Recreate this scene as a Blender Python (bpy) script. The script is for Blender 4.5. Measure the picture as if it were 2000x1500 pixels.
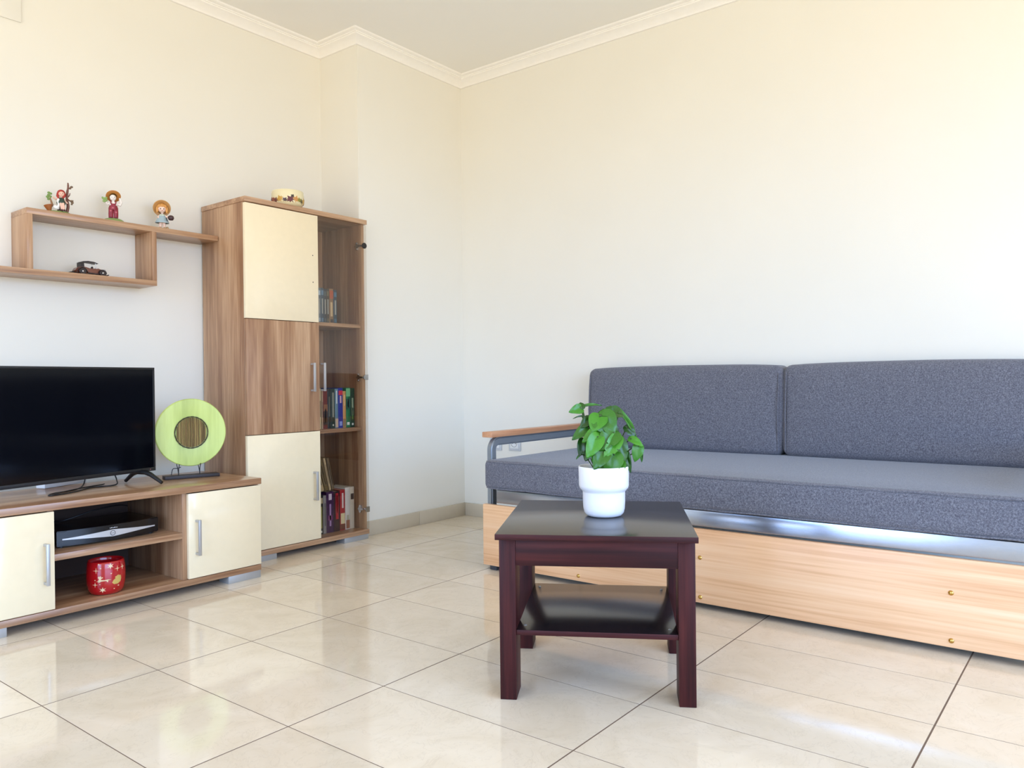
import bpy, bmesh, math, random
from mathutils import Vector, Matrix, Euler, noise
from mathutils.geometry import tessellate_polygon

for o in list(bpy.data.objects):
    bpy.data.objects.remove(o)
random.seed(7)
SC = bpy.context.scene
COL = SC.collection
PI = math.pi
R = math.radians

# ------------------------------------------------------------------ camera
cam_d = bpy.data.cameras.new('camera')
cam = bpy.data.objects.new('camera', cam_d)
COL.objects.link(cam)
SC.camera = cam
cam_d.sensor_fit = 'HORIZONTAL'
cam_d.sensor_width = 36.0
cam_d.lens = 1521.333 / 2000.0 * 36.0
cam_d.clip_start = 0.02
PIT, YAW, ROLL = -0.00482383, 0.90784518, -0.01060925
CAM = Vector((-3.50519, -3.10741, 0.80594))
_fw = Vector((math.sin(YAW) * math.cos(PIT), math.cos(YAW) * math.cos(PIT), math.sin(PIT)))
_rt0 = Vector((math.cos(YAW), -math.sin(YAW), 0))
_up0 = _rt0.cross(_fw)
_rt = math.cos(ROLL) * _rt0 + math.sin(ROLL) * _up0
_up = -math.sin(ROLL) * _rt0 + math.cos(ROLL) * _up0
cam.matrix_world = Matrix(((_rt.x, _up.x, -_fw.x, CAM.x), (_rt.y, _up.y, -_fw.y, CAM.y),
                           (_rt.z, _up.z, -_fw.z, CAM.z), (0, 0, 0, 1)))

# ------------------------------------------------------------------ world, light, exposure
world = bpy.data.worlds.new('sky')
SC.world = world
world.use_nodes = True
wnt = world.node_tree
wb = wnt.nodes['Background']
wb.inputs[1].default_value = 5.0
# open blue sky above the horizon, sunlit pale ground below it
w_tc = wnt.nodes.new('ShaderNodeTexCoord')
w_sep = wnt.nodes.new('ShaderNodeSeparateXYZ')
w_map = wnt.nodes.new('ShaderNodeMapRange')
w_map.inputs['From Min'].default_value = -0.06
w_map.inputs['From Max'].default_value = 0.06
w_mix = wnt.nodes.new('ShaderNodeMix')
w_mix.data_type = 'RGBA'
w_mix.inputs[6].default_value = (0.90, 0.79, 0.63, 1)
w_mix.inputs[7].default_value = (0.81, 1.25, 2.12, 1)
wnt.links.new(w_tc.outputs['Generated'], w_sep.inputs[0])
wnt.links.new(w_sep.outputs['Z'], w_map.inputs['Value'])
wnt.links.new(w_map.outputs[0], w_mix.inputs[0])
wnt.links.new(w_mix.outputs[2], wb.inputs[0])


def portal(name, loc, rot, sx, sy):
    """window opening through which the sky is sampled"""
    d = bpy.data.lights.new(name, 'AREA')
    d.shape = 'RECTANGLE'
    d.size, d.size_y = sx, sy
    d.cycles.is_portal = True
    o = bpy.data.objects.new(name, d)
    COL.objects.link(o)
    o.location = loc
    o.rotation_euler = rot
    return o


# daylight enters by the balcony window in the left wall and by an added fill opening behind the camera
portal('balcony_portal', (-6.10, -1.65, 1.125), (0, R(-90), 0), 2.25, 3.1)
portal('front_fill_portal', (-3.0, -5.50, 1.20), (R(90), 0, 0), 4.6, 2.3)

SC.view_settings.view_transform = 'Standard'
SC.view_settings.look = 'None'
SC.view_settings.gamma = 1.0
SC.view_settings.use_curve_mapping = False
SC.view_settings.exposure = -0.2


# ------------------------------------------------------------------ helpers: materials
def lin(c):
    c = c / 255.0
    return c / 12.92 if c <= 0.04045 else ((c + 0.055) / 1.055) ** 2.4


def rgb(r, g, b):
    return (lin(r), lin(g), lin(b), 1.0)


MATS = {}


def newmat(name):
    m = bpy.data.materials.new(name)
    m.use_nodes = True
    nt = m.node_tree
    b = nt.nodes['Principled BSDF']
    MATS[name] = m
    return m, nt, b


def plain(name, col, rough=0.5, metal=0.0, coat=0.0, spec=0.5, coat_rough=0.05):
    m, nt, b = newmat(name)
    b.inputs['Base Color'].default_value = rgb(*col)
    b.inputs['Roughness'].default_value = rough
    b.inputs['Metallic'].default_value = metal
    b.inputs['Coat Weight'].default_value = coat
    b.inputs['Coat Roughness'].default_value = coat_rough
    b.inputs['Specular IOR Level'].default_value = spec
    # very light procedural variation so that nothing is perfectly uniform
    tc = nt.nodes.new('ShaderNodeTexCoord')
    nz = nt.nodes.new('ShaderNodeTexNoise')
    nz.inputs['Scale'].default_value = 35
    mx = nt.nodes.new('ShaderNodeMix')
    mx.data_type = 'RGBA'
    mx.inputs[6].default_value = rgb(*[max(0, c * 0.985) for c in col])
    mx.inputs[7].default_value = rgb(*[min(255, c * 1.01) for c in col])
    nt.links.new(tc.outputs['Object'], nz.inputs['Vector'])
    nt.links.new(nz.outputs['Fac'], mx.inputs[0])
    nt.links.new(mx.outputs[2], b.inputs['Base Color'])
    return m


def ramp(nt, stops):
    r = nt.nodes.new('ShaderNodeValToRGB')
    e = r.color_ramp.elements
    e[0].position, e[0].color = stops[0][0], rgb(*stops[0][1])
    e[1].position, e[1].color = stops[-1][0], rgb(*stops[-1][1])
    for p, c in stops[1:-1]:
        x = e.new(p)
        x.color = rgb(*c)
    return r


def wood(name, axis, dark, mid, light, rough=0.4, coat=0.0, band=14.0, stretch=0.045, fine=110.0, coat_rough=0.1, bump=0.03, spec=0.5):
    m, nt, b = newmat(name)
    tc = nt.nodes.new('ShaderNodeTexCoord')
    oi = nt.nodes.new('ShaderNodeObjectInfo')
    add = nt.nodes.new('ShaderNodeVectorMath')
    add.operation = 'MULTIPLY_ADD'
    nt.links.new(oi.outputs['Random'], add.inputs[0])
    add.inputs[1].default_value = (3.1, 4.7, 2.3)
    nt.links.new(tc.outputs['Object'], add.inputs[2])
    mp = nt.nodes.new('ShaderNodeMapping')
    s = [1.0, 1.0, 1.0]
    s['xyz'.index(axis)] = stretch
    mp.inputs['Scale'].default_value = s
    nt.links.new(add.outputs[0], mp.inputs['Vector'])
    n1 = nt.nodes.new('ShaderNodeTexNoise')
    n1.inputs['Scale'].default_value = band
    n1.inputs['Detail'].default_value = 4
    n1.inputs['Distortion'].default_value = 0.6
    n2 = nt.nodes.new('ShaderNodeTexNoise')
    n2.inputs['Scale'].default_value = fine
    n2.inputs['Detail'].default_value = 3
    nt.links.new(mp.outputs[0], n1.inputs['Vector'])
    nt.links.new(mp.outputs[0], n2.inputs['Vector'])
    mx = nt.nodes.new('ShaderNodeMix')
    mx.inputs[0].default_value = 0.36
    nt.links.new(n1.outputs['Fac'], mx.inputs[2])
    nt.links.new(n2.outputs['Fac'], mx.inputs[3])
    r = ramp(nt, [(0.345, dark), (0.5, mid), (0.66, light)])
    b.inputs['Specular IOR Level'].default_value = spec
    nt.links.new(mx.outputs[0], r.inputs['Fac'])
    nt.links.new(r.outputs['Color'], b.inputs['Base Color'])
    b.inputs['Roughness'].default_value = rough
    b.inputs['Coat Weight'].default_value = coat
    b.inputs['Coat Roughness'].default_value = coat_rough
    bp = nt.nodes.new('ShaderNodeBump')
    bp.inputs['Strength'].default_value = bump
    bp.inputs['Distance'].default_value = 0.002
    nt.links.new(n2.outputs['Fac'], bp.inputs['Height'])
    nt.links.new(bp.outputs[0], b.inputs['Normal'])
    return m


def wall_paint(name, c1, c2):
    m, nt, b = newmat(name)
    tc = nt.nodes.new('ShaderNodeTexCoord')
    n1 = nt.nodes.new('ShaderNodeTexNoise')
    n1.inputs['Scale'].default_value = 2.2
    n1.inputs['Detail'].default_value = 3
    n2 = nt.nodes.new('ShaderNodeTexNoise')
    n2.inputs['Scale'].default_value = 260
    nt.links.new(tc.outputs['Object'], n1.inputs['Vector'])
    nt.links.new(tc.outputs['Object'], n2.inputs['Vector'])
    r = ramp(nt, [(0.3, c1), (0.7, c2)])
    nt.links.new(n1.outputs['Fac'], r.inputs['Fac'])
    nt.links.new(r.outputs['Color'], b.inputs['Base Color'])
    b.inputs['Roughness'].default_value = 0.75
    b.inputs['Specular IOR Level'].default_value = 0.25
    bp = nt.nodes.new('ShaderNodeBump')
    bp.inputs['Strength'].default_value = 0.06
    bp.inputs['Distance'].default_value = 0.001
    nt.links.new(n2.outputs['Fac'], bp.inputs['Height'])
    nt.links.new(bp.outputs[0], b.inputs['Normal'])
    return m


def marble(name):
    m, nt, b = newmat(name)
    tc = nt.nodes.new('ShaderNodeTexCoord')
    oi = nt.nodes.new('ShaderNodeObjectInfo')
    add = nt.nodes.new('ShaderNodeVectorMath')
    add.operation = 'MULTIPLY_ADD'
    nt.links.new(oi.outputs['Random'], add.inputs[0])
    add.inputs[1].default_value = (13.1, 14.7, 12.3)
    nt.links.new(tc.outputs['Object'], add.inputs[2])
    n1 = nt.nodes.new('ShaderNodeTexNoise')
    n1.inputs['Scale'].default_value = 5.0
    n1.inputs['Detail'].default_value = 6
    n1.inputs['Roughness'].default_value = 0.6
    n1.inputs['Distortion'].default_value = 1.2
    nt.links.new(add.outputs[0], n1.inputs['Vector'])
    r1 = ramp(nt, [(0.3, (224, 207, 180)), (0.5, (231, 215, 190)), (0.72, (236, 221, 198))])
    nt.links.new(n1.outputs['Fac'], r1.inputs['Fac'])
    # thin darker veins
    n2 = nt.nodes.new('ShaderNodeTexNoise')
    n2.inputs['Scale'].default_value = 9.0
    n2.inputs['Detail'].default_value = 7
    n2.inputs['Roughness'].default_value = 0.65
    n2.inputs['Distortion'].default_value = 2.0
    nt.links.new(add.outputs[0], n2.inputs['Vector'])
    vr = nt.nodes.new('ShaderNodeValToRGB')
    e = vr.color_ramp.elements
    e[0].position, e[0].color = 0.485, (0, 0, 0, 1)
    e[1].position, e[1].color = 0.515, (0, 0, 0, 1)
    x = e.new(0.5)
    x.color = (0.2, 0.2, 0.2, 1)
    nt.links.new(n2.outputs['Fac'], vr.inputs['Fac'])
    mx = nt.nodes.new('ShaderNodeMix')
    mx.data_type = 'RGBA'
    nt.links.new(vr.outputs['Color'], mx.inputs[0])
    nt.links.new(r1.outputs['Color'], mx.inputs[6])
    mx.inputs[7].default_value = rgb(176, 156, 130)
    # every tile a little different
    hs = nt.nodes.new('ShaderNodeHueSaturation')
    mr = nt.nodes.new('ShaderNodeMapRange')
    mr.inputs['To Min'].default_value = 0.955
    mr.inputs['To Max'].default_value = 1.035
    nt.links.new(oi.outputs['Random'], mr.inputs['Value'])
    nt.links.new(mr.outputs[0], hs.inputs['Value'])
    nt.links.new(mx.outputs[2], hs.inputs['Color'])
    nt.links.new(hs.outputs[0], b.inputs['Base Color'])
    b.inputs['Roughness'].default_value = 0.07
    b.inputs['IOR'].default_value = 1.52
    return m


def fabric(name, dark, mid, light):
    m, nt, b = newmat(name)
    tc = nt.nodes.new('ShaderNodeTexCoord')
    outs = []
    for sc in ((260, 900, 900), (900, 260, 260), (900, 900, 420)):
        mp = nt.nodes.new('ShaderNodeMapping')
        mp.inputs['Scale'].default_value = sc
        nt.links.new(tc.outputs['Object'], mp.inputs['Vector'])
        n = nt.nodes.new('ShaderNodeTexNoise')
        n.inputs['Scale'].default_value = 0.75
        n.inputs['Detail'].default_value = 2
        nt.links.new(mp.outputs[0], n.inputs['Vector'])
        outs.append(n.outputs['Fac'])
    a = nt.nodes.new('ShaderNodeMath')
    a.operation = 'ADD'
    nt.links.new(outs[0], a.inputs[0])
    nt.links.new(outs[1], a.inputs[1])
    a2 = nt.nodes.new('ShaderNodeMath')
    a2.operation = 'ADD'
    nt.links.new(a.outputs[0], a2.inputs[0])
    nt.links.new(outs[2], a2.inputs[1])
    a3 = nt.nodes.new('ShaderNodeMath')
    a3.operation = 'MULTIPLY'
    a3.inputs[1].default_value = 1 / 3
    nt.links.new(a2.outputs[0], a3.inputs[0])
    r = ramp(nt, [(0.38, dark), (0.5, mid), (0.62, light)])
    nt.links.new(a3.outputs[0], r.inputs['Fac'])
    nt.links.new(r.outputs['Color'], b.inputs['Base Color'])
    b.inputs['Roughness'].default_value = 0.9
    b.inputs['Specular IOR Level'].default_value = 0.15
    b.inputs['Sheen Weight'].default_value = 0.25
    b.inputs['Sheen Roughness'].default_value = 0.5
    bp = nt.nodes.new('ShaderNodeBump')
    bp.inputs['Strength'].default_value = 0.35
    bp.inputs['Distance'].default_value = 0.0015
    nt.links.new(a3.outputs[0], bp.inputs['Height'])
    nt.links.new(bp.outputs[0], b.inputs['Normal'])
    return m


def glass_pane(name, tint):
    m, nt, b = newmat(name)
    nt.nodes.remove(b)
    out = nt.nodes['Material Output']
    tr = nt.nodes.new('ShaderNodeBsdfTransparent')
    tr.inputs[0].default_value = (*tint, 1)
    gl = nt.nodes.new('ShaderNodeBsdfGlossy')
    gl.inputs['Roughness'].default_value = 0.0
    lw = nt.nodes.new('ShaderNodeLayerWeight')
    lw.inputs['Blend'].default_value = 0.5
    p = nt.nodes.new('ShaderNodeMath')
    p.operation = 'POWER'
    p.inputs[1].default_value = 5.0
    nt.links.new(lw.outputs['Facing'], p.inputs[0])
    q = nt.nodes.new('ShaderNodeMath')
    q.operation = 'MULTIPLY_ADD'
    q.inputs[1].default_value = 0.95
    q.inputs[2].default_value = 0.05
    nt.links.new(p.outputs[0], q.inputs[0])
    mx = nt.nodes.new('ShaderNodeMixShader')
    nt.links.new(q.outputs[0], mx.inputs[0])
    nt.links.new(tr.outputs[0], mx.inputs[1])
    nt.links.new(gl.outputs[0], mx.inputs[2])
    nt.links.new(mx.outputs[0], out.inputs['Surface'])
    return m


def leafmat(name, c1, c2):
    m, nt, b = newmat(name)
    tc = nt.nodes.new('ShaderNodeTexCoord')
    oi = nt.nodes.new('ShaderNodeObjectInfo')
    n1 = nt.nodes.new('ShaderNodeTexNoise')
    n1.inputs['Scale'].default_value = 30
    nt.links.new(tc.outputs['Object'], n1.inputs['Vector'])
    ad = nt.nodes.new('ShaderNodeMath')
    ad.operation = 'MULTIPLY_ADD'
    ad.inputs[1].default_value = 0.75
    nt.links.new(oi.outputs['Random'], ad.inputs[0])
    sb = nt.nodes.new('ShaderNodeMath')
    sb.operation = 'MULTIPLY_ADD'
    sb.inputs[1].default_value = 0.5
    sb.inputs[2].default_value = -0.12
    nt.links.new(n1.outputs['Fac'], sb.inputs[0])
    nt.links.new(sb.outputs[0], ad.inputs[2])
    r = ramp(nt, [(0.05, c1), (0.95, c2)])
    nt.links.new(ad.outputs[0], r.inputs['Fac'])
    nt.links.new(r.outputs['Color'], b.inputs['Base Color'])
    b.inputs['Roughness'].default_value = 0.32
    b.inputs['Subsurface Weight'].default_value = 0.0
    return m


M_WALL = wall_paint('wall_paint', (236, 231, 217), (238, 233, 219))
M_CEIL = wall_paint('ceiling_paint', (245, 241, 231), (247, 243, 233))
M_TRIM = plain('plaster_trim', (250, 245, 235), 0.5)
M_TILE = marble('marble_tile')
M_GROUT = plain('grout', (118, 96, 78), 0.9)
M_SKIRT = plain('skirting_tile', (205, 192, 168), 0.2)
WD, WM, WL = (138, 96, 66), (174, 133, 97), (203, 165, 128)
M_WZ = wood('walnut_vertical', 'z', WD, WM, WL, 0.42, 0.15)
M_WX = wood('walnut_along', 'x', WD, WM, WL, 0.36, 0.35)
M_WY = wood('walnut_across', 'y', WD, WM, WL, 0.42, 0.15)
M_WTOP = wood('walnut_glossy_top', 'x', WD, WM, WL, 0.3, 0.35, coat_rough=0.1, bump=0.01)
M_CREAM = plain('cream_lacquer', (246, 227, 188), 0.16, coat=0.4)
M_STEEL = plain('brushed_steel', (188, 186, 182), 0.38, 0.6)
M_ALU = plain('aluminium_foot', (186, 187, 186), 0.45, 0.6)
M_CHROME = plain('chrome', (205, 205, 205), 0.15, 1.0)
M_BLACK = plain('black_plastic', (20, 20, 22), 0.4)
M_GLOSSBLACK = plain('gloss_black', (7, 7, 9), 0.22)
M_SCREEN = plain('screen_black', (3, 4, 9), 0.09, spec=0.22)
M_DARKHOLE = plain('dark_hole', (25, 20, 16), 0.8)
M_GLASS = glass_pane('cabinet_glass', (0.93, 0.91, 0.88))
M_FAB = fabric('grey_weave', (71, 71, 80), (102, 102, 110), (135, 135, 142))
M_BEECH = wood('beech_front', 'y', (214, 156, 108), (238, 190, 143), (246, 206, 164), 0.42, 0.1, band=13, stretch=0.02, fine=120)
M_BEECHARM = wood('beech_arm', 'x', (178, 122, 84), (196, 141, 102), (211, 160, 120), 0.4, 0.1, band=16)
M_TUBE = plain('grey_metal_tube', (150, 156, 160), 0.36, 0.55)
M_DARKFOOT = plain('dark_foot', (58, 62, 68), 0.5)
M_RAIL = plain('silver_rail', (176, 182, 192), 0.22, 0.85)
M_BRASS = plain('brass', (196, 156, 84), 0.25, 1.0)
M_MAHOG = wood('dark_mahogany', 'z', (30, 8, 9), (56, 18, 18), (80, 32, 28), 0.5, 0.0, band=22, bump=0.05, spec=0.22)
M_MAHOGX = wood('dark_mahogany_along', 'x', (30, 8, 9), (56, 18, 18), (80, 32, 28), 0.5, 0.0, band=22, bump=0.05, spec=0.22)
M_TABTOP = plain('espresso_laminate', (34, 28, 29), 0.2)
M_TABTOP.node_tree.nodes['Principled BSDF'].inputs['IOR'].default_value = 1.75
M_POT = plain('white_ceramic', (240, 240, 242), 0.3)
M_SOIL = plain('potting_soil', (52, 44, 34), 0.95)
M_LEAF = leafmat('leaf_green', (8, 46, 6), (70, 142, 32))
M_STEM = plain('stem_green', (62, 92, 40), 0.5)
M_LIME = wood('lime_lacquer', 'z', (172, 186, 88), (192, 206, 104), (206, 220, 122), 0.35, 0.1, band=7, stretch=0.1, fine=60, bump=0.01)
M_TWIG = wood('twig_brown', 'z', (70, 50, 26), (122, 96, 50), (176, 150, 88), 0.7)
M_DKBACK = plain('dark_bench_back', (64, 44, 32), 0.7)  # bench back coloured darker brown than the walnut panels
M_DKWOOD = plain('black_stained_wood', (38, 28, 26), 0.5)
M_RED = plain('red_glaze', (178, 12, 22), 0.16, coat=0.5)
M_GOLD = plain('gold_print', (206, 172, 92), 0.35)
M_PALEGOLD = plain('pale_gold_print', (232, 206, 160), 0.4)
M_WHITEPL = plain('white_plastic', (232, 232, 228), 0.4)
M_SOCKF = plain('socket_frame', (204, 206, 206), 0.4)
M_SKIN = plain('painted_skin', (232, 186, 160), 0.4)
M_PALE = plain('painted_white', (236, 226, 214), 0.4)


# ------------------------------------------------------------------ helpers: geometry
def bx(bm, x0, x1, y0, y1, z0, z1, bev=0.0, seg=2, mi=0):
    t = bmesh.new()
    bmesh.ops.create_cube(t, size=1.0)
    for v in t.verts:
        v.co = Vector((x0 + (v.co.x + .5) * (x1 - x0), y0 + (v.co.y + .5) * (y1 - y0), z0 + (v.co.z + .5) * (z1 - z0)))
    if bev > 0:
        bmesh.ops.bevel(t, geom=list(t.edges), offset=bev, segments=seg, profile=0.5, affect='EDGES', clamp_overlap=True)
    merge(bm, t, mi)


def merge(bm, t, mi=0, mat=None):
    me = bpy.data.meshes.new('tmp')
    if mi:
        for f in t.faces:
            f.material_index = mi
    if mat is not None:
        bmesh.ops.transform(t, matrix=mat, verts=t.verts)
    t.to_mesh(me)
    t.free()
    bm.from_mesh(me)
    bpy.data.meshes.remove(me)


def ball(bm, c, r, seg=14, rings=9, rot=None, mi=0):
    t = bmesh.new()
    bmesh.ops.create_uvsphere(t, u_segments=seg, v_segments=rings, radius=1.0)
    rr = r if isinstance(r, (tuple, list)) else (r, r, r)
    m = Matrix.Translation(Vector(c)) @ (rot.to_matrix().to_4x4() if rot else Matrix()) @ Matrix.Diagonal((*rr, 1))
    merge(bm, t, mi, m)


def tube(bm, pts, rad, seg=8, cap=True, mi=0):
    pts = [Vector(p) for p in pts]
    n = len(pts)
    rr = rad if isinstance(rad, (list, tuple)) else [rad] * n
    rings = []
    up = None
    for i, p in enumerate(pts):
        d = (pts[min(i + 1, n - 1)] - pts[max(i - 1, 0)]).normalized()
        if up is None:
            up = Vector((0, 0, 1)) if abs(d.z) < 0.9 else Vector((1, 0, 0))
        s = d.cross(up)
        if s.length < 1e-5:
            s = d.cross(Vector((0.3, 1, 0.2)))
        s.normalize()
        u = s.cross(d).normalized()
        up = u
        rings.append([bm.verts.new(p + (s * math.cos(2 * PI * k / seg) + u * math.sin(2 * PI * k / seg)) * rr[i]) for k in range(seg)])
    for a, b in zip(rings[:-1], rings[1:]):
        for k in range(seg):
            f = bm.faces.new((a[k], a[(k + 1) % seg], b[(k + 1) % seg], b[k]))
            f.material_index = mi
    if cap:
        f = bm.faces.new(rings[0][::-1]); f.material_index = mi
        f = bm.faces.new(rings[-1]); f.material_index = mi


def lathe(bm, prof, seg=40, c=(0, 0, 0), mi=0):
    rings = []
    for r, z in prof:
        if r < 1e-6:
            rings.append([bm.verts.new((c[0], c[1], c[2] + z))])
        else:
            rings.append([bm.verts.new((c[0] + r * math.cos(2 * PI * k / seg), c[1] + r * math.sin(2 * PI * k / seg), c[2] + z)) for k in range(seg)])
    for a, b in zip(rings[:-1], rings[1:]):
        if len(a) == 1 and len(b) == 1:
            continue
        for k in range(seg):
            k2 = (k + 1) % seg
            if len(a) == 1:
                f = bm.faces.new((a[0], b[k2], b[k]))
            elif len(b) == 1:
                f = bm.faces.new((a[k], a[k2], b[0]))
            else:
                f = bm.faces.new((a[k], a[k2], b[k2], b[k]))
            f.material_index = mi


def prism(bm, poly, axis, a, b, mi=0):
    """extrude a 2-D polygon along an axis; poly coordinates are the other two axes in xyz order"""
    def P(u, v, w):
        return {'x': (w, u, v), 'y': (u, w, v), 'z': (u, v, w)}[axis]
    lo = [bm.verts.new(P(u, v, a)) for u, v in poly]
    hi = [bm.verts.new(P(u, v, b)) for u, v in poly]
    n = len(poly)
    fs = [bm.faces.new(lo), bm.faces.new(hi[::-1])]
    for i in range(n):
        fs.append(bm.faces.new((lo[i], hi[i], hi[(i + 1) % n], lo[(i + 1) % n])))
    for f in fs:
        f.material_index = mi


def finish(bm, smooth):
    bmesh.ops.recalc_face_normals(bm, faces=bm.faces)
    if smooth is not None:
        lim = R(smooth)
        for f in bm.faces:
            f.smooth = True
        for e in bm.edges:
            e.smooth = not (len(e.link_faces) == 2 and e.calc_face_angle(0) > lim)


def obj(name, bm, mats, parent=None, world=True, smooth=35, origin=None):
    """one mesh object; with a parent and world=True the mesh was given in scene coordinates of an unrotated parent"""
    finish(bm, smooth)
    off = Vector((0, 0, 0))
    if parent is not None and world:
        off = Vector(parent.get('_o', (0, 0, 0)))
    if parent is None and origin is not None:
        off = Vector(origin)
    if off.length > 0:
        bmesh.ops.translate(bm, vec=-off, verts=bm.verts)
    me = bpy.data.meshes.new(name)
    bm.to_mesh(me)
    bm.free()
    for m in (mats if isinstance(mats, (list, tuple)) else [mats]):
        me.materials.append(m)
    o = bpy.data.objects.new(name, me)
    COL.objects.link(o)
    if parent is not None:
        o.parent = parent
        if world:
            o['_o'] = tuple(off)
    elif origin is not None:
        o.location = origin
        o['_o'] = tuple(origin)
    return o


def thing(name, label, cat, loc=(0, 0, 0), rotz=0.0, group=None):
    o = bpy.data.objects.new(name, None)
    COL.objects.link(o)
    o.empty_display_size = 0.05
    o.location = loc
    o.rotation_euler = (0, 0, rotz)
    o['_o'] = tuple(loc)
    return tag(o, label, cat, group)


def tag(o, label, cat, group=None, kind=None):
    o['label'] = label
    o['category'] = cat
    if group:
        o['group'] = group
    if kind:
        o['kind'] = kind
    return o


def box(name, dims, mat, parent=None, bev=0.0015, world=True, seg=2, smooth=35, origin=None):
    bm = bmesh.new()
    bx(bm, *dims, bev=bev, seg=seg)
    return obj(name, bm, mat, parent, world, smooth, origin)


def structure(o, label, cat):
    return tag(o, label, cat, None, 'structure')


# ------------------------------------------------------------------ the room
XL, XR, YF, YB, YP = -6.0, 0.0025, -5.4, 0.30, 0.0     # left, right, front, recessed back wall, pilaster face
XP = -0.802                                            # left side of the pilaster
ZC = 2.605                                             # ceiling

# floor: grout bed with single marble tiles
bm = bmesh.new()
bx(bm, XL - .1, XR + .1, YF - .1, YB + .1, -0.12, -0.0004)
floor = structure(obj('floor', bm, M_GROUT), 'floor of polished beige marble tiles with thin brown joints', 'floor')
G = 0.0014
tile_meshes = {}


def tile(x0, x1, y0, y1):
    w, d = round(x1 - x0, 4), round(y1 - y0, 4)
    if (w, d) not in tile_meshes:
        b = bmesh.new()
        bx(b, -w / 2 + G, w / 2 - G, -d / 2 + G * 1.5, d / 2 - G * 1.5, -0.006, 0.0)
        for f in [f for f in b.faces if f.normal.z < -0.9]:
            b.faces.remove(f)
        finish(b, None)
        me = bpy.data.meshes.new('tile')
        b.to_mesh(me)
        b.free()
        me.materials.append(M_TILE)
        tile_meshes[(w, d)] = me
    o = bpy.data.objects.new('tile', tile_meshes[(w, d)])
    COL.objects.link(o)
    o.location = ((x0 + x1) / 2, (y0 + y1) / 2, random.uniform(-0.00005, 0.0))
    o.parent = floor


ylines = [YB, 0.234] + [-0.366 - 0.6 * k for k in range(9)] + [YF]
for i in range(20):
    x1 = XR - 0.3 * i
    x0 = x1 - 0.3 if x1 - 0.3 > XL + .05 else XL
    for j in range(len(ylines) - 1):
        y1, y0 = ylines[j], ylines[j + 1]
        if y1 - y0 < 0.01:
            continue
        # the pilaster stands on the floor at the right end of the back wall
        if x0 >= XP - 0.01:
            if y0 >= YP:
                continue
            tile(x0, x1, y0, min(y1, YP))
        else:
            tile(x0, x1, y0, y1)

# walls
bm = bmesh.new()
bx(bm, XL - .15, XP, YB, YB + .15, 0, ZC + .1)
wall_back = obj('wall_back', bm, M_WALL)
bm = bmesh.new()
prism(bm, [(XL - .15, YB), (XP, YB), (XP, YP), (XR + .15, YP), (XR + .15, YB + .15), (XL - .15, YB + .15)], 'z', -0.0, ZC + .1)
bpy.data.objects.remove(wall_back)
structure(obj('wall_back', bm, M_WALL, smooth=None), 'cream painted wall behind the television, stepping forward as a pilaster', 'wall')
bm = bmesh.new()
bx(bm, XR, XR + .15, YF - .15, YP, 0, ZC + .1)
structure(obj('wall_right', bm, M_WALL, smooth=None), 'pale cream painted wall behind the grey sofa', 'wall')
# left wall with the balcony window opening, out of the picture
WY0, WY1, WZ1 = -3.2, -0.1, 2.25
bm = bmesh.new()
bx(bm, XL - .15, XL, YF - .15, WY0, 0, ZC + .1)
bx(bm, XL - .15, XL, WY1, YB, 0, ZC + .1)
bx(bm, XL - .15, XL, WY0, WY1, WZ1, ZC + .1)
structure(obj('wall_left', bm, M_WALL, smooth=None), 'cream painted wall with the balcony window', 'wall')
FX0, FX1, FZ0, FZ1 = -5.3, -0.7, 0.05, 2.35  # unseen opening added behind the camera to brighten the back wall side
bm = bmesh.new()
bx(bm, XL, FX0, YF - .15, YF, 0, ZC + .1)
bx(bm, FX1, XR, YF - .15, YF, 0, ZC + .1)
bx(bm, FX0, FX1, YF - .15, YF, 0, FZ0)
bx(bm, FX0, FX1, YF - .15, YF, FZ1, ZC + .1)
structure(obj('wall_front', bm, M_WALL, smooth=None), 'cream painted wall behind the camera with an added fill opening', 'wall')
bm = bmesh.new()
bx(bm, XL, XR, YF, YB, ZC, ZC + .1)
structure(obj('ceiling', bm, M_CEIL, smooth=None), 'plain pale beige ceiling', 'ceiling')
for n, (ax, a0, a1, b0, b1, at) in {'window_1': ('x', WY0, WY1, 0.0, WZ1, XL), 'fill_window': ('y', FX0, FX1, FZ0, FZ1, YF)}.items():
    bm = bmesh.new()
    s = 0.06
    segs = [(a0, a0 + s, b0, b1), (a1 - s, a1, b0, b1), (a0 + s, a1 - s, b0, b0 + s), (a0 + s, a1 - s, b1 - s, b1),
            ((a0 + a1) / 2 - s / 2, (a0 + a1) / 2 + s / 2, b0 + s, b1 - s)]
    for u0, u1, v0, v1 in segs:
        if ax == 'x':
            bx(bm, at - .05, at - .01, u0, u1, v0, v1)
        else:
            bx(bm, u0, u1, at - .05, at - .01, v0, v1)
    structure(obj(n, bm, M_WHITEPL), 'tall white framed balcony window in the left wall' if n == 'window_1' else 'wide white framed fill window added behind the camera', 'window')


# cornice: one moulding per stretch of wall, mitred at the corners
PROF = [(0.0, 2.552), (0.011, 2.552), (0.013, 2.557), (0.017, 2.562), (0.026, 2.571), (0.040, 2.5795), (0.052, 2.584), (0.053, 2.589),
        (0.058, 2.590), (0.059, 2.594), (0.066, 2.5955), (0.074, 2.599), (0.078, ZC), (0.0, ZC)]


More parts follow.
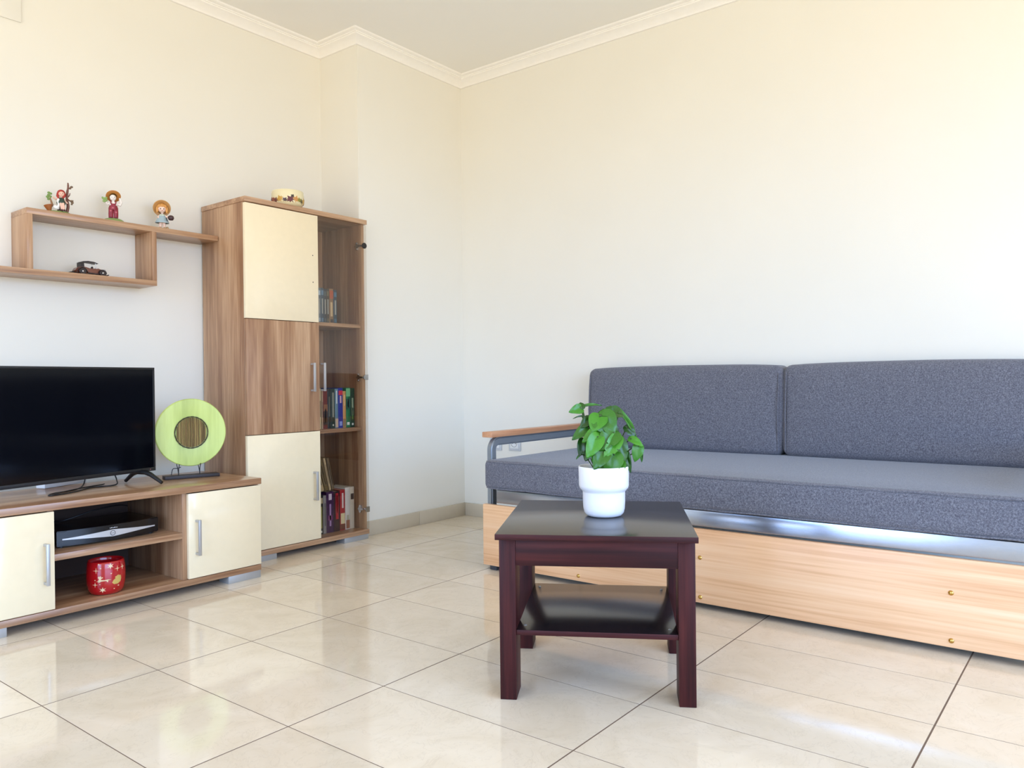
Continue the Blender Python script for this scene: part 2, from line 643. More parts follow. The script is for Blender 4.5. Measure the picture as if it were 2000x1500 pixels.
def cornice(name, p0, p1, nrm, m0, m1):
    """p0-p1 along the wall; nrm points into the room; m = +1 outside-corner growth, -1 inside corner, 0 square end"""
    p0, p1, nrm = Vector(p0), Vector(p1), Vector(nrm)
    d = (p1 - p0).normalized()
    b = bmesh.new()
    lo = [b.verts.new((*(p0 + nrm * o - d * (m0 * o)), z)) for o, z in PROF]
    hi = [b.verts.new((*(p1 + nrm * o + d * (m1 * o)), z)) for o, z in PROF]
    n = len(PROF)
    for i in range(n):
        b.faces.new((lo[i], lo[(i + 1) % n], hi[(i + 1) % n], hi[i]))
    b.faces.new(lo)
    b.faces.new(hi[::-1])
    return b


for n, a, lab in (('trim_1', ((XL, YB), (XP, YB), (0, -1), 0, -1), 'white plaster cornice above the television wall'),
                  ('trim_2', ((XP, YB), (XP, YP), (-1, 0), -1, 1), 'short white cornice on the side of the pilaster'),
                  ('trim_3', ((XP, YP), (XR, YP), (0, -1), 1, -1), 'white plaster cornice across the face of the pilaster'),
                  ('trim_4', ((XR, YP), (XR, YF), (-1, 0), -1, 0), 'white plaster cornice above the sofa wall')):
    structure(obj(n, cornice(n, *a), M_TRIM, smooth=30), lab, 'cornice')

# skirting tiles
BH = 0.076


def skirting(name, label, pieces):
    root = structure(thing(name, label, 'baseboard', (0, 0, 0)), label, 'baseboard')
    for x0, x1, y0, y1 in pieces:
        box('tile', (x0, x1, y0, y1, 0.0, BH), M_SKIRT, root, bev=0.0015)


px = [XR, -0.393, XP]
skirting('baseboard_pilaster', 'beige tile skirting along the foot of the pilaster',
         [(px[1] + .0008, px[0] - .0005, YP - .010, YP), (px[2], px[1] - .0008, YP - .010, YP)])
pcs = []
y = -0.010
while y > YF:
    y2 = max(y - 0.41, YF)
    pcs.append((XR - .010, XR, y2 + .0008, y - .0008))
    y = y2
skirting('baseboard_right', 'beige tile skirting along the foot of the sofa wall', pcs)
pcs = []
x = XP
while x > XL:
    x2 = max(x - 0.41, XL)
    pcs.append((x2 + .0008, x - .0008, YB - .010, YB))
    x = x2
skirting('baseboard_back', 'beige tile skirting behind the television bench', pcs)


# ------------------------------------------------------------------ tall display cabinet
def handle(parent, x, z0, z1, yface, out=0.030):
    b = bmesh.new()
    bx(b, x - .0055, x + .0055, yface - out, yface - out + .009, z0, z1, bev=.0012)
    for z in (z0 + .001, z1 - .010):
        bx(b, x - .0045, x + .0045, yface - out + .006, yface, z, z + .009, bev=.0008)
    h = obj('handle', b, M_STEEL, parent)
    h['label'] = 'slim silver bar handle'
    return h


cab = thing('display_cabinet', 'tall walnut cabinet with cream doors and a glass door showing books', 'cabinet', (-1.155, 0.115, 0))
X0, X1, YFc, YBc = -1.509, -0.806, -0.060, 0.290
box('top_panel', (X0 - .003, X1 + .003, YFc - .003, YBc, 1.612, 1.635), M_WX, cab)
box('bottom_panel', (X0, X1, YFc, YBc, 0.026, 0.050), M_WX, cab)
box('side_panel', (X0, X0 + .020, -.041, YBc, .050, 1.612), M_WZ, cab, bev=.0008)
box('side_panel', (X1 - .018, X1, -.041, YBc, .050, 1.612), M_WZ, cab, bev=.0008)
box('divider', (-1.128, -1.110, -.041, .272, .050, 1.612), M_WZ, cab, bev=.0008)
box('back_panel', (X0 + .020, X1 - .018, .272, .280, .050, 1.612), M_WZ, cab, bev=0)
for z in (0.555, 1.082):
    box('shelf', (-1.110, X1 - .018, -.030, .272, z, z + .018), M_WX, cab, bev=.0008)
    box('shelf', (X0 + .020, -1.128, -.030, .272, z, z + .018), M_WX, cab, bev=.0008)
d1 = box('door', (X0, -1.1125, YFc, -.042, 1.095, 1.608), M_CREAM, cab, bev=.001)
for z in (1.414, 1.286):
    bm = bmesh.new()
    ball(bm, (-1.144, YFc, z), (.0028, .0008, .0028), 10, 6)
    obj('screw_hole', bm, M_DARKHOLE, d1)
d2 = box('door', (X0, -1.1125, YFc, -.042, .574, 1.092), M_WZ, cab, bev=.001)
handle(d2, -1.160, .762, .899, YFc)
d3 = box('door', (X0, -1.1125, YFc, -.042, .053, .571), M_CREAM, cab, bev=.001)
handle(d3, -1.151, .242, .380, YFc)
d1['label'] = 'cream door with two empty screw holes'
d2['label'] = 'walnut middle door'
gd = box('glass_door', (-1.1095, X1 + .001, -.058, -.053, .053, 1.609), M_GLASS, cab, bev=0)
gd['label'] = 'clear glass door'
handle(gd, -1.0985, .763, .900, -.058)
for z, kk in ((1.503, 0), (.829, 1), (.152, 1)):
    bm = bmesh.new()
    # cup on the glass edge
    if kk:
        prism(bm, [(X1 + .001, z - .014), (X1 + .001, z + .014), (X1 - .018, z + .014), (X1 - .027, z + .008), (X1 - .030, z),
                   (X1 - .027, z - .008), (X1 - .018, z - .014)], 'y', -.063, -.0582)
    else:
        lathe(bm, [(0, .006), (.012, .006), (.015, .003), (.015, 0), (0, 0)], 20)
        bmesh.ops.transform(bm, matrix=Matrix.Translation((X1 - .013, -.0582, z)) @ Matrix.Rotation(R(90), 4, 'X'), verts=bm.verts)
    hg = obj('hinge', bm, M_CHROME if kk else M_BLACK, gd)
    hg['label'] = 'chrome hinge cup' if kk else 'black hinge cup'
    bm = bmesh.new()
    xs = X1 - .019
    prism(bm, [(-.046, z - .004), (-.046, z + .004), (-.028, z + .006), (-.024, z + .020), (-.014, z + .020), (-.010, z + .006), (-.002, z),
               (-.010, z - .006), (-.014, z - .020), (-.024, z - .020), (-.028, z - .006)], 'x', xs - .010, xs)
    for zz in (z - .015, z + .015):
        ball(bm, (xs - .010, -.019, zz), (.003, .004, .004), 8, 5)
    obj('hinge_plate', bm, M_CHROME, cab)
for xa, xb in ((X0 + .006, -1.362), (-.966, X1 - .004)):
    for ya, yb in ((YFc + .004, YFc + .07), (YBc - .08, YBc - .01)):
        box('foot', (xa, xb, ya, yb, 0, .026), M_ALU, cab, bev=.001)


# books behind the glass -------------------------------------------------------
def shade(c, k):
    return tuple(max(0, min(255, v * k)) for v in c)


bookmats = {}


def bmat(c):
    if c not in bookmats:
        bookmats[c] = plain('book_cover_%d_%d_%d' % c, c, 0.4)
    return bookmats[c]


M_PAGE = plain('book_pages', (226, 210, 178), 0.8)


def book(x0, x1, y0, z0, h, dep, col, label, marks=(), group=None, lean=0.0, name='book'):
    """marks: (z fraction low, high, width fraction, colour) printed on the spine"""
    w = x1 - x0 - .0006
    root = thing(name, label, 'book', (x0 + w / 2, y0, z0), 0.0, group)
    root.rotation_euler = (0, lean, 0)
    root['_o'] = (0, 0, 0)
    t = min(.0022, w * .18)
    b = bmesh.new()
    hw = w / 2
    # spine slightly rounded and two boards
    prism(b, [(-hw, .002), (-hw * .6, 0.0004), (0, 0), (hw * .6, 0.0004), (hw, .002), (hw, dep), (hw - t, dep), (hw - t, .004), (-hw + t, .004), (-hw + t, dep), (-hw, dep)], 'z', 0, h)
    obj('cover', b, bmat(col), root, world=False, smooth=40)
    box('pages', (-hw + t, hw - t, .004, dep - .004, .002, h - .003), M_PAGE, root, bev=0, world=False)
    for a, c, wf, mc in marks:
        b = bmesh.new()
        bx(b, -hw * wf, hw * wf, -.0006, .0016, h * a, h * c)
        obj('spine_print', b, bmat(mc), root, world=False)
    return root


g = 'slim cases on the upper glass shelf'
ys, zs = 0.05, 1.1005
upper = [(-1.098, -1.082, (60, 66, 70), 'grey slim case hidden deepest on the upper glass shelf'),
         (-1.081, -1.065, (52, 56, 66), 'blackish slim case second from the left on the upper glass shelf'),
         (-1.064, -1.047, (70, 62, 56), 'dull brown slim case third on the upper glass shelf'),
         (-1.046, -1.029, (48, 58, 70), 'slate slim case fourth on the upper glass shelf'),
         (-1.028, -1.012, (120, 132, 140), 'pale grey slim case on the upper glass shelf beside the cream door edge'),
         (-1.011, -.993, (70, 92, 108), 'steel blue slim case on the upper glass shelf'),
         (-.992, -.976, (52, 60, 64), 'charcoal slim case on the upper glass shelf right of the blue one'),
         (-.975, -.959, (72, 66, 52), 'dark olive slim case on the upper glass shelf'),
         (-.958, -.932, (150, 118, 84), 'thick tan and brown case on the upper glass shelf'),
         (-.931, -.909, (44, 74, 92), 'dark teal case at the right end of the upper glass shelf')]
for i, (a, b_, c, lab) in enumerate(upper):
    if i < 4:      # wholly behind the cream door
        continue
    mk = [(.80, .93, .7, shade(c, 1.7)), (.28, .70, .4, (176, 178, 170)), (.06, .16, .6, shade(c, 1.5))]
    if i == 8:
        mk = [(.72, .95, .9, (190, 96, 60)), (.22, .62, .5, (222, 196, 150)), (.05, .14, .6, (60, 50, 44))]
    book(a, b_, ys, zs, .176 + .002 * (i % 3), .135, c, lab, mk, g, name='disc_case')
g = 'books on the middle glass shelf'
ys, zs = 0.02, 0.5735
mid = [(-1.072, -1.054, (120, 96, 74), .195, [(.1, .9, .3, (190, 170, 140))], 'dusty brown book at the hidden left end of the middle shelf'),
       (-1.053, -1.040, (214, 194, 152), .201, [(.3, .7, .3, (140, 110, 80))], 'cream spined book beside the walnut door on the middle shelf'),
       (-1.036, -1.028, (196, 164, 128), .192, [(.3, .7, .3, (120, 80, 60))], 'thin beige book on the middle shelf'),
       (-1.0275, -1.001, (120, 44, 30), .196, [(.1, .45, .95, (70, 46, 32)), (.45, .62, .95, (150, 100, 66)), (.15, .5, .3, (150, 130, 110))], 'rust red and brown book on the middle shelf'),
       (-1.0005, -.980, (26, 36, 34), .200, [(.3, .8, .35, (104, 104, 92))], 'black green book with faded lettering on the middle shelf'),
       (-.9795, -.954, (24, 52, 44), .200, [(.28, .9, .4, (150, 152, 138)), (.06, .1, .3, (220, 220, 210))], 'dark green book with grey lettering on the middle shelf'),
       (-.953, -.934, (108, 142, 160), .199, [(.02, .24, .9, (214, 190, 164)), (.62, .95, .35, (226, 236, 240))], 'light blue book with a pale picture at its foot'),
       (-.9335, -.903, (30, 42, 150), .203, [(.82, .93, .8, (216, 34, 64)), (.62, .80, .3, (240, 190, 196)), (.05, .16, .55, (150, 164, 226))], 'royal blue book with a red badge on the spine'),
       (-.9025, -.883, (214, 158, 92), .186, [(.02, .24, .9, (150, 126, 90)), (.6, .9, .3, (240, 206, 150))], 'thin orange book on the middle shelf'),
       (-.8825, -.856, (20, 122, 74), .203, [(.78, .98, .97, (120, 196, 140)), (.45, .72, .97, (12, 84, 70)), (.5, .7, .3, (190, 214, 200)), (.06, .13, .6, (232, 238, 232))], 'bright green book on the middle shelf'),
       (-.8555, -.826, (16, 58, 34), .200, [(.3, .75, .35, (150, 170, 140)), (.05, .10, .35, (226, 228, 220)), (.2, .5, .2, (90, 150, 60))], 'dark green book at the right end of the middle shelf')]
for a, b_, c, h, mk, lab in mid[1:]:
    book(a, b_, ys, zs, h, .14, c, lab, mk, g)
g = 'books standing on the cabinet floor'
ys, zs = 0.022, 0.0505
low = [(-1.082, -1.062, (60, 52, 36), .196, [(.2, .8, .3, (140, 130, 80))], 'dark book at the hidden left end of the cabinet floor'),
       (-1.061, -1.033, (34, 32, 26), .196, [(.78, .92, .7, (190, 170, 130)), (.15, .7, .4, (150, 142, 70)), (.04, .09, .4, (220, 214, 200))], 'black book with yellow lettering on the cabinet floor'),
       (-1.0325, -1.014, (150, 144, 140), .190, [(.2, .8, .3, (90, 90, 90))], 'slim grey book on the cabinet floor'),
       (-1.0135, -.967, (62, 22, 72), .205, [(.16, .7, .22, (178, 140, 190)), (.8, .95, .4, (226, 206, 220)), (.3, .42, .5, (150, 60, 130))], 'thick purple book on the cabinet floor'),
       (-.9665, -.928, (54, 26, 34), .203, [(.3, .95, .45, (188, 40, 52)), (.45, .9, .14, (236, 196, 190))], 'dark book with red lettering on the cabinet floor'),
       (-.9275, -.894, (176, 42, 48), .206, [(.55, .92, .3, (238, 218, 210)), (.16, .42, .75, (238, 222, 172)), (.02, .15, .95, (120, 60, 44))], 'red and cream book on the cabinet floor'),
       (-.8935, -.862, (228, 222, 212), .214, [(.02, .22, .7, (170, 108, 80)), (.22, .34, .5, (190, 186, 160))], 'white book with a small picture on the cabinet floor'),
       (-.8615, -.834, (214, 200, 178), .214, [(.70, .84, .7, (76, 60, 52))], 'cream book with a dark mark at the right end of the cabinet floor')]
for a, b_, c, h, mk, lab in low[1:]:
    book(a, b_, ys, zs, h, .15, c, lab, mk, g)
g = 'books leaning on top of the lower row'
lean = [(-1.028, (196, 172, 128), .020, .160, R(-16), 'pale spined book leaning leftmost on the lower row'),
        (-1.004, (120, 100, 62), .020, .162, R(-14), 'olive brown book leaning on the lower row'),
        (-.980, (206, 178, 134), .012, .168, R(-13), 'thin cream book leaning on the lower row'),
        (-.962, (112, 92, 66), .016, .166, R(-12), 'brown book leaning rightmost on the lower row')]
for x, c, w, h, an, lab in lean:
    book(x - w / 2, x + w / 2, 0.03, 0.263, h, .12, c, lab, [(.2, .8, .3, shade(c, .6))], g, lean=an)

# ------------------------------------------------------------------ television bench
bench = thing('tv_bench', 'low walnut television bench with cream doors and an open middle', 'tv bench', (-2.155, -0.12, 0))
X0, X1, YFb, YBb = -2.712, -1.602, -0.290, 0.165
box('top_panel', (X0 - .002, X1 + .002, YFb - .004, YBb, .387, .412), M_WTOP, bench, bev=.0012)
box('bottom_panel', (X0, X1, YFb, YBb, .030, .053), M_WX, bench)
box('side_panel', (X0, X0 + .018, -.272, YBb, .053, .387), M_WZ, bench, bev=.0008)
box('side_panel', (X1 - .018, X1, -.272, YBb, .053, .387), M_WZ, bench, bev=.0008)
box('divider', (-1.938, -1.920, -.275, YBb - .01, .053, .387), M_WZ, bench, bev=.0008)
box('divider', (-2.412, -2.394, -.275, YBb - .01, .053, .387), M_WZ, bench, bev=.0008)
box('shelf', (-2.394, -1.938, -.275, YBb - .01, .213, .235), M_WX, bench, bev=.0008)
box('back_panel', (X0 + .018, X1 - .018, YBb - .01, YBb - .004, .053, .387), M_DKBACK, bench, bev=0)
dr = box('door', (-1.920, X1, YFb, -.273, .0555, .3825), M_CREAM, bench, bev=.001)
handle(dr, -1.889, .144, .281, YFb)
dl = box('door', (X0, -2.397, YFb, -.273, .0555, .3825), M_CREAM, bench, bev=.001)
handle(dl, -2.427, .143, .281, YFb)
for xa, xb in ((X0 + .004, -2.541), (-1.752, X1 - .002)):
    for ya, yb in ((YFb + .002, YFb + .07), (YBb - .08, YBb - .01)):
        box('foot', (xa, xb, ya, yb, 0, .030), M_ALU, bench, bev=.001)

# ------------------------------------------------------------------ television
TVR = R(12.5)
tv = thing('television', 'black flat screen television on angled legs, switched off', 'television', (-1.98, -0.05, 0.412), TVR)
# local: x along the screen, -y to the viewer, z from the bench top
TX0, TX1, TZ0, TZ1 = -0.668, 0.064, 0.046, 0.460
bm = bmesh.new()
bx(bm, TX0, TX1, 0.0, 0.022, TZ0, TZ1, bev=.003)
bx(bm, TX0 + .06, TX1 - .06, 0.020, 0.055, TZ0 + .02, TZ1 - .14, bev=.012)
obj('casing', bm, M_BLACK, tv, world=False)
bm = bmesh.new()
bw = .0085
for a in ((TX0, TX1, TZ1 - bw, TZ1), (TX0, TX1, TZ0, TZ0 + .014), (TX0, TX0 + bw, TZ0 + .014, TZ1 - bw), (TX1 - bw, TX1, TZ0 + .014, TZ1 - bw)):
    bx(bm, a[0], a[1], -.004, .001, a[2], a[3], bev=.0012)
obj('bezel', bm, M_BLACK, tv, world=False)
box('screen', (TX0 + bw, TX1 - bw, -.0015, .002, TZ0 + .014, TZ1 - bw), M_SCREEN, tv, bev=0, world=False)
bm = bmesh.new()
ball(bm, (TX1 - .026, -.0045, TZ0 + .007), (.0012, .001, .0025), 8, 6)
obj('indicator_light', bm, plain('led_red', (200, 120, 110), 0.3), tv, world=False)
for sx in (0.0, -0.645):
    bm = bmesh.new()
    pts_f = [(sx, 0.008, .046), (sx + .003, -.018, .0455), (sx + .006, -.045, .037), (sx + .010, -.075, .020), (sx + .013, -.098, .0068)]
    tube(bm, pts_f, [.010, .0098, .009, .0078, .0066], 10)
    pts_b = [(sx, 0.006, .046), (sx, .026, .0455), (sx, .050, .037), (sx, .074, .020), (sx, .092, .0068)]
    tube(bm, pts_b, [.010, .0098, .009, .0078, .0066], 10)
    obj('leg', bm, M_BLACK, tv, world=False, smooth=60)

# cables lying under the television
bm = bmesh.new()


def curve_pts(ps, n=10):
    ps = [Vector(p) for p in ps]
    out = []
    for i in range(len(ps) - 1):
        p0, p1, p2, p3 = ps[max(i - 1, 0)], ps[i], ps[i + 1], ps[min(i + 2, len(ps) - 1)]
        for k in range(n):
            t = k / n
            out.append(0.5 * ((2 * p1) + (-p0 + p2) * t + (2 * p0 - 5 * p1 + 4 * p2 - p3) * t * t + (-p0 + 3 * p1 - 3 * p2 + p3) * t ** 3))
    out.append(ps[-1])
    return out


zc = .4150
c1 = curve_pts([(-2.05, .03, .455), (-2.045, .02, .43), (-2.07, -.02, zc), (-2.16, -.02, zc), (-2.24, -.085, zc), (-2.32, -.12, zc), (-2.345, -.115, zc), (-2.31, -.07, zc), (-2.21, -.02, zc), (-2.17, .02, .425), (-2.16, .028, .45)])
c2 = curve_pts([(-2.33, -.112, zc + .001), (-2.27, -.06, zc + .001), (-2.16, .01, zc), (-2.10, .03, zc), (-2.08, .048, zc)])
tube(bm, c1, .0026, 8)
tube(bm, c2, .0024, 8)
fbx = thing('flat_box', 'flat white box lying behind the cables under the television', 'box', (-2.185, .172, .412), R(22))
b2 = bmesh.new()
bx(b2, -.10, .10, -.022, .022, .0, .028, bev=.004)
obj('casing', b2, M_WHITEPL, fbx, world=False)
b2 = bmesh.new()
bx(b2, -.088, .088, -.016, .016, .0272, .0292, bev=.001)
obj('lid', b2, M_SOCKF, fbx, world=False)
tag(obj('power_cable', bm, M_BLACK, smooth=80), 'thin black cables looped on the bench under the television', 'cable')

# ------------------------------------------------------------------ lime disc ornament
disc = thing('disc_ornament', 'round lime green wooden disc ornament with a twig centre on black base', 'ornament', (-1.762, -0.035, 0.412), R(-17))
bm = bmesh.new()
bx(bm, -.108, .108, -.028, .028, 0, .014, bev=.001)
obj('base', bm, M_DKWOOD, disc, world=False)
zc_ = .190
bm = bmesh.new()
prof = [(0.062, -.0085), (.066, -.010), (.138, -.0095), (.141, -.006), (.141, .006), (.138, .009), (.066, .009), (.062, .0085)]
lathe(bm, prof + [prof[0]], 72)
bmesh.ops.transform(bm, matrix=Matrix.Translation((0, 0, zc_)) @ Matrix.Rotation(R(90), 4, 'X'), verts=bm.verts)
obj('ring', bm, M_LIME, disc, world=False, smooth=30)
bm = bmesh.new()
lathe(bm, [(0, 0), (.0625, 0), (.0625, .004), (0, .004)], 40)
bmesh.ops.transform(bm, matrix=Matrix.Translation((0, -.003, zc_)) @ Matrix.Rotation(R(90), 4, 'X'), verts=bm.verts)
obj('backing', bm, M_LIME, disc, world=False)
bm = bmesh.new()
for k in range(44):
    a0, a1 = 2 * PI * k / 44, 2 * PI * (k + 1) / 44
    tube(bm, [(.0655 * math.cos(a0), -.0125, zc_ + .0655 * math.sin(a0)), (.0655 * math.cos(a1), -.0125 + .001 * math.sin(k * 2.1), zc_ + .0655 * math.sin(a1))], .0022 + .0004 * math.sin(k * 3.3), 6)
w = obj('wire_hoop', bm, plain('dark_twig', (58, 44, 26), .7), disc, world=False, smooth=60)
x = -.056
while x < .057:
    hh = math.sqrt(max(1e-6, .062 ** 2 - x * x))
    r = random.uniform(.0020, .0029)
    bm = bmesh.new()
    tube(bm, [(x, -.0105, zc_ - hh), (x + random.uniform(-.001, .001), -.0115, zc_), (x, -.0105, zc_ + hh)], [r * .9, r, r * .85], 6)
    obj('twig', bm, M_TWIG, disc, world=False, smooth=60)
    x += r * 1.95
for sx in (-.050, .034):
    bm = bmesh.new()
    tube(bm, curve_pts([(sx, 0, .014), (sx, -.002, .040), (sx, -.012, .052), (sx, -.016, .060)], 5), .0016, 7)
    tube(bm, curve_pts([(sx, 0, .014), (sx - .002, .006, .040), (sx - .004, .014, .056), (sx - .004, .018, .08)], 5), .0016, 7)
    obj('wire_stand', bm, M_BLACK, disc, world=False, smooth=60)
bm = bmesh.new()
tube(bm, curve_pts([(-.076, .010, .016), (-.070, .010, .040), (-.052, .006, .042), (-.040, .004, .047)], 5), .0016, 7)
obj('wire_stand', bm, M_BLACK, disc, world=False, smooth=60)

# ------------------------------------------------------------------ set-top box and red pot in the bench
stb = thing('set_top_box', 'black set-top box with a pointed silver front stripe', 'set-top box', (-2.172, -0.10, 0.235))
bm = bmesh.new()
ya = -.215
front = []
for k in range(13):
    t = k / 12
    xx = -2.352 + t * .362
    front.append((xx, ya + .022 * (2 * t - 1) ** 2))
poly = front + [(-1.990, .03), (-2.352, .03)]
prism(bm, [(a, b) for a, b in poly], 'z', .242, .296)
bmesh.ops.bevel(bm, geom=[e for e in bm.edges if abs(e.verts[0].co.z - e.verts[1].co.z) < 1e-5], offset=.0025, segments=2, affect='EDGES')
obj('casing', bm, M_GLOSSBLACK, stb, smooth=40)
bm = bmesh.new()
N = 24
lo, hi = [], []
for k in range(N + 1):
    t = k / N
    xx = -2.335 + t * .330
    yy = ya + .022 * (2 * ((xx + 2.352) / .362) - 1) ** 2 - .0012
    hw = .0022 + .0105 * max(0, (1 - abs(2 * t - 1))) ** 1.25
    lo.append(bm.verts.new((xx, yy, .2665 - hw)))
    hi.append(bm.verts.new((xx, yy, .2665 + hw)))
for k in range(N):
    bm.faces.new((lo[k], lo[k + 1], hi[k + 1], hi[k]))
ex = bmesh.ops.extrude_face_region(bm, geom=list(bm.faces))
bmesh.ops.translate(bm, vec=(0, .004, 0), verts=[v for v in ex['geom'] if isinstance(v, bmesh.types.BMVert)])
sl = obj('front_stripe', bm, plain('silver_plastic', (206, 204, 200), 0.3, 0.3), stb, smooth=30)
bm = bmesh.new()
for k in range(24):
    a0, a1 = 2 * PI * k / 24, 2 * PI * (k + 1) / 24
    tube(bm, [(-2.171 + .0085 * math.cos(a0), ya - .002, .2665 + .0085 * math.sin(a0)), (-2.171 + .0085 * math.cos(a1), ya - .002, .2665 + .0085 * math.sin(a1))], .0008, 5)
obj('button_ring', bm, M_BLACK, sl)
for xx in (-2.174, -2.168):
    box('button_dot', (xx - .001, xx + .001, ya - .0022, ya - .001, .2655, .2675), M_BLACK, sl, bev=0)
bm = bmesh.new()
for k, wv in enumerate((.004, .003, .004, .003, .005)):
    bx(bm, -2.181 + k * .0055, -2.181 + k * .0055 + wv, ya - .0006, ya + .002, .2840, .2855 + .0012 * (k % 2))
obj('front_mark', bm, M_WHITEPL, stb)
for xx in (-2.33, -2.01):
    for yy in (-.17, .0):
        bm = bmesh.new()
        lathe(bm, [(0, .235), (.009, .235), (.009, .243), (0, .243)], 14, (xx, yy, 0))
        obj('foot', bm, M_BLACK, stb)
bm = bmesh.new()
tube(bm, curve_pts([(-2.30, .02, .3000), (-2.26, -.03, .306), (-2.16, -.04, .33), (-2.06, -.02, .335), (-2.0, .03, .32)], 8), .0025, 7)
tag(obj('box_cable', bm, M_BLACK, smooth=80), 'dark cable arching behind the set-top box', 'cable')

redpot = thing('red_pot', 'red glazed pot printed with stars, a reindeer and a golden sleigh', 'pot', (-2.190, -0.200, 0.0535), R(-18))
redpot.scale = (1, 1, .88)
RP = [(0.0, 0.0), (.046, 0.0), (.053, .003), (.0595, .018), (.0635, .045), (.0645, .075), (.0635, .105), (.061, .126), (.0595, .133), (.0575, .1345), (.0555, .132), (.057, .11), (.058, .06), (.052, .012), (0, .010)]


def rp_r(z):
    for (r0, z0), (r1, z1) in zip(RP[1:9], RP[2:10]):
        if z0 <= z <= z1:
            return r0 + (r1 - r0) * (z - z0) / max(1e-6, z1 - z0)
    return .0645


bm = bmesh.new()
lathe(bm, RP, 56)
obj('body', bm, M_RED, redpot, world=False, smooth=50)


def wrap(poly, s0, z0, scale, rfun, eps=.0007, rot=0.0):
    """print a flat outline onto a turned body: s along the girth (front = -y), z up"""
    b = bmesh.new()
    pts = [Vector(((u * math.cos(rot) - v * math.sin(rot)) * scale, (u * math.sin(rot) + v * math.cos(rot)) * scale, 0)) for u, v in poly]
    tris = [[pts[i] for i in t] for t in tessellate_polygon([pts])]
    for k in range(2):
        nt_ = []
        for p, q, w in tris:
            pq, qw, wp = (p + q) / 2, (q + w) / 2, (w + p) / 2
            nt_ += [[p, pq, wp], [pq, q, qw], [wp, qw, w], [pq, qw, wp]]
        tris = nt_
    for t in tris:
        b.faces.new([b.verts.new(p) for p in t])
    bmesh.ops.remove_doubles(b, verts=b.verts, dist=1e-6)
    ex = bmesh.ops.extrude_face_region(b, geom=list(b.faces))
    inner = {v for v in ex['geom'] if isinstance(v, bmesh.types.BMVert)}
    for v in b.verts:
        z = z0 + v.co.y
        r = rfun(z) + (-.0006 if v in inner else eps)
        a = -PI / 2 + (s0 + v.co.x) / (rfun(z) + eps)
        v.co = Vector((r * math.cos(a), r * math.sin(a), z))
    return b


def star(n, ri):
    return [((1 if k % 2 == 0 else ri) * math.cos(PI * k / n + PI / 2), (1 if k % 2 == 0 else ri) * math.sin(PI * k / n + PI / 2)) for k in range(2 * n)]


for s0, z0, sc, n, ri, mm in ((.008, .118, .0105, 6, .35, M_PALEGOLD), (-.040, .103, .010, 4, .15, M_PALEGOLD), (.032, .104, .0095, 4, .16, M_PALEGOLD), (.055, .106, .009, 4, .2, M_PALEGOLD),
                           (-.018, .024, .0105, 6, .35, M_PALEGOLD), (-.044, .046, .009, 4, .18, M_PALEGOLD), (-.024, .112, .002, 6, .9, M_PALEGOLD), (.010, .088, .002, 6, .9, M_PALEGOLD),
                           (-.044, .065, .0018, 6, .9, M_PALEGOLD), (-.027, .048, .002, 5, .5, M_PALEGOLD), (.036, .034, .003, 5, .5, M_PALEGOLD), (.020, .024, .002, 6, .9, M_PALEGOLD), (-.030, .128, .003, 5, .5, M_PALEGOLD)):
    obj('star_print', wrap(star(n, ri), s0, z0, sc * 1.2, rp_r), mm, redpot, world=False, smooth=None)
deer = [(-1, -.1), (-.75, 0), (-.6, .25), (-.75, .55), (-.6, .75), (-.5, .6), (-.4, .8), (-.3, .5), (-.15, .6), (-.1, .45), (-.35, .35), (-.35, .15), (.1, .1), (.5, .15), (.95, .05), (.5, 0), (.55, -.25), (.4, -.25), (.3, -.05), (-.3, -.08), (-.6, -.25), (-.8, -.22), (-.5, -.08)]
obj('reindeer_print', wrap(deer, -.014, .062, .026, rp_r), M_PALEGOLD, redpot, world=False, smooth=None)
sleigh = [(-1, -.6), (-.6, -1), (.2, -1.0), (.8, -.6), (1.0, .1), (.9, .8), (.5, .9), (.3, 1.05), (-.1, .8), (-.4, .7), (-.3, .3), (-.7, .0)]
obj('sleigh_print', wrap(sleigh, .030, .060, .0175, rp_r), M_GOLD, redpot, world=False, smooth=None)

# ------------------------------------------------------------------ wall shelf
shelf = thing('wall_shelf', 'walnut wall shelf with an open box section and stepped boards', 'shelf', (-2.1, 0.225, 1.227))
box('upper_board', (-2.306, -1.5125, .150, .300, 1.4585, 1.481), M_WX, shelf, bev=.0008)
box('lower_board', (-2.95, -1.802, .150, .300, 1.227, 1.2495), M_WX, shelf, bev=.0008)
box('upright', (-2.306, -2.2855, .150, .300, 1.2495, 1.4585), M_WZ, shelf, bev=.0008)
box('upright', (-1.8215, -1.802, .150, .300, 1.2495, 1.4585), M_WZ, shelf, bev=.0008)
bm = bmesh.new()
lathe(bm, [(0, 0), (.020, 0), (.021, .004), (.018, .011), (.010, .016), (0, .0175)], 24, (-2.262, .262, 1.4815))
tag(obj('round_cap', bm, M_BLACK, smooth=60), 'small black domed cap lying at the left end of the wall shelf', 'cap')

# cover plate high on the wall
cp = box('cover_plate', (-2.56, -2.262, .293, .2998, 2.234, 2.46), M_WALL, bev=.002)
tag(cp, 'wall coloured square cover plate high on the television wall', 'cover plate')

# ------------------------------------------------------------------ figurines
RM = {}


def col(c, rough=.4):
    if c not in RM:
        RM[c] = plain('paint_%d_%d_%d' % c, c, rough)
    return RM[c]


def blobbody(name, bm, mat, parent, vox=.0016):
    o = obj(name, bm, mat, parent, world=False, smooth=180)
    md = o.modifiers.new('remesh', 'REMESH')
    md.mode = 'VOXEL'
    md.voxel_size = vox
    md.use_smooth_shade = True
    sm = o.modifiers.new('smooth', 'SMOOTH')
    sm.factor = 0.5
    sm.iterations = 3
    return o


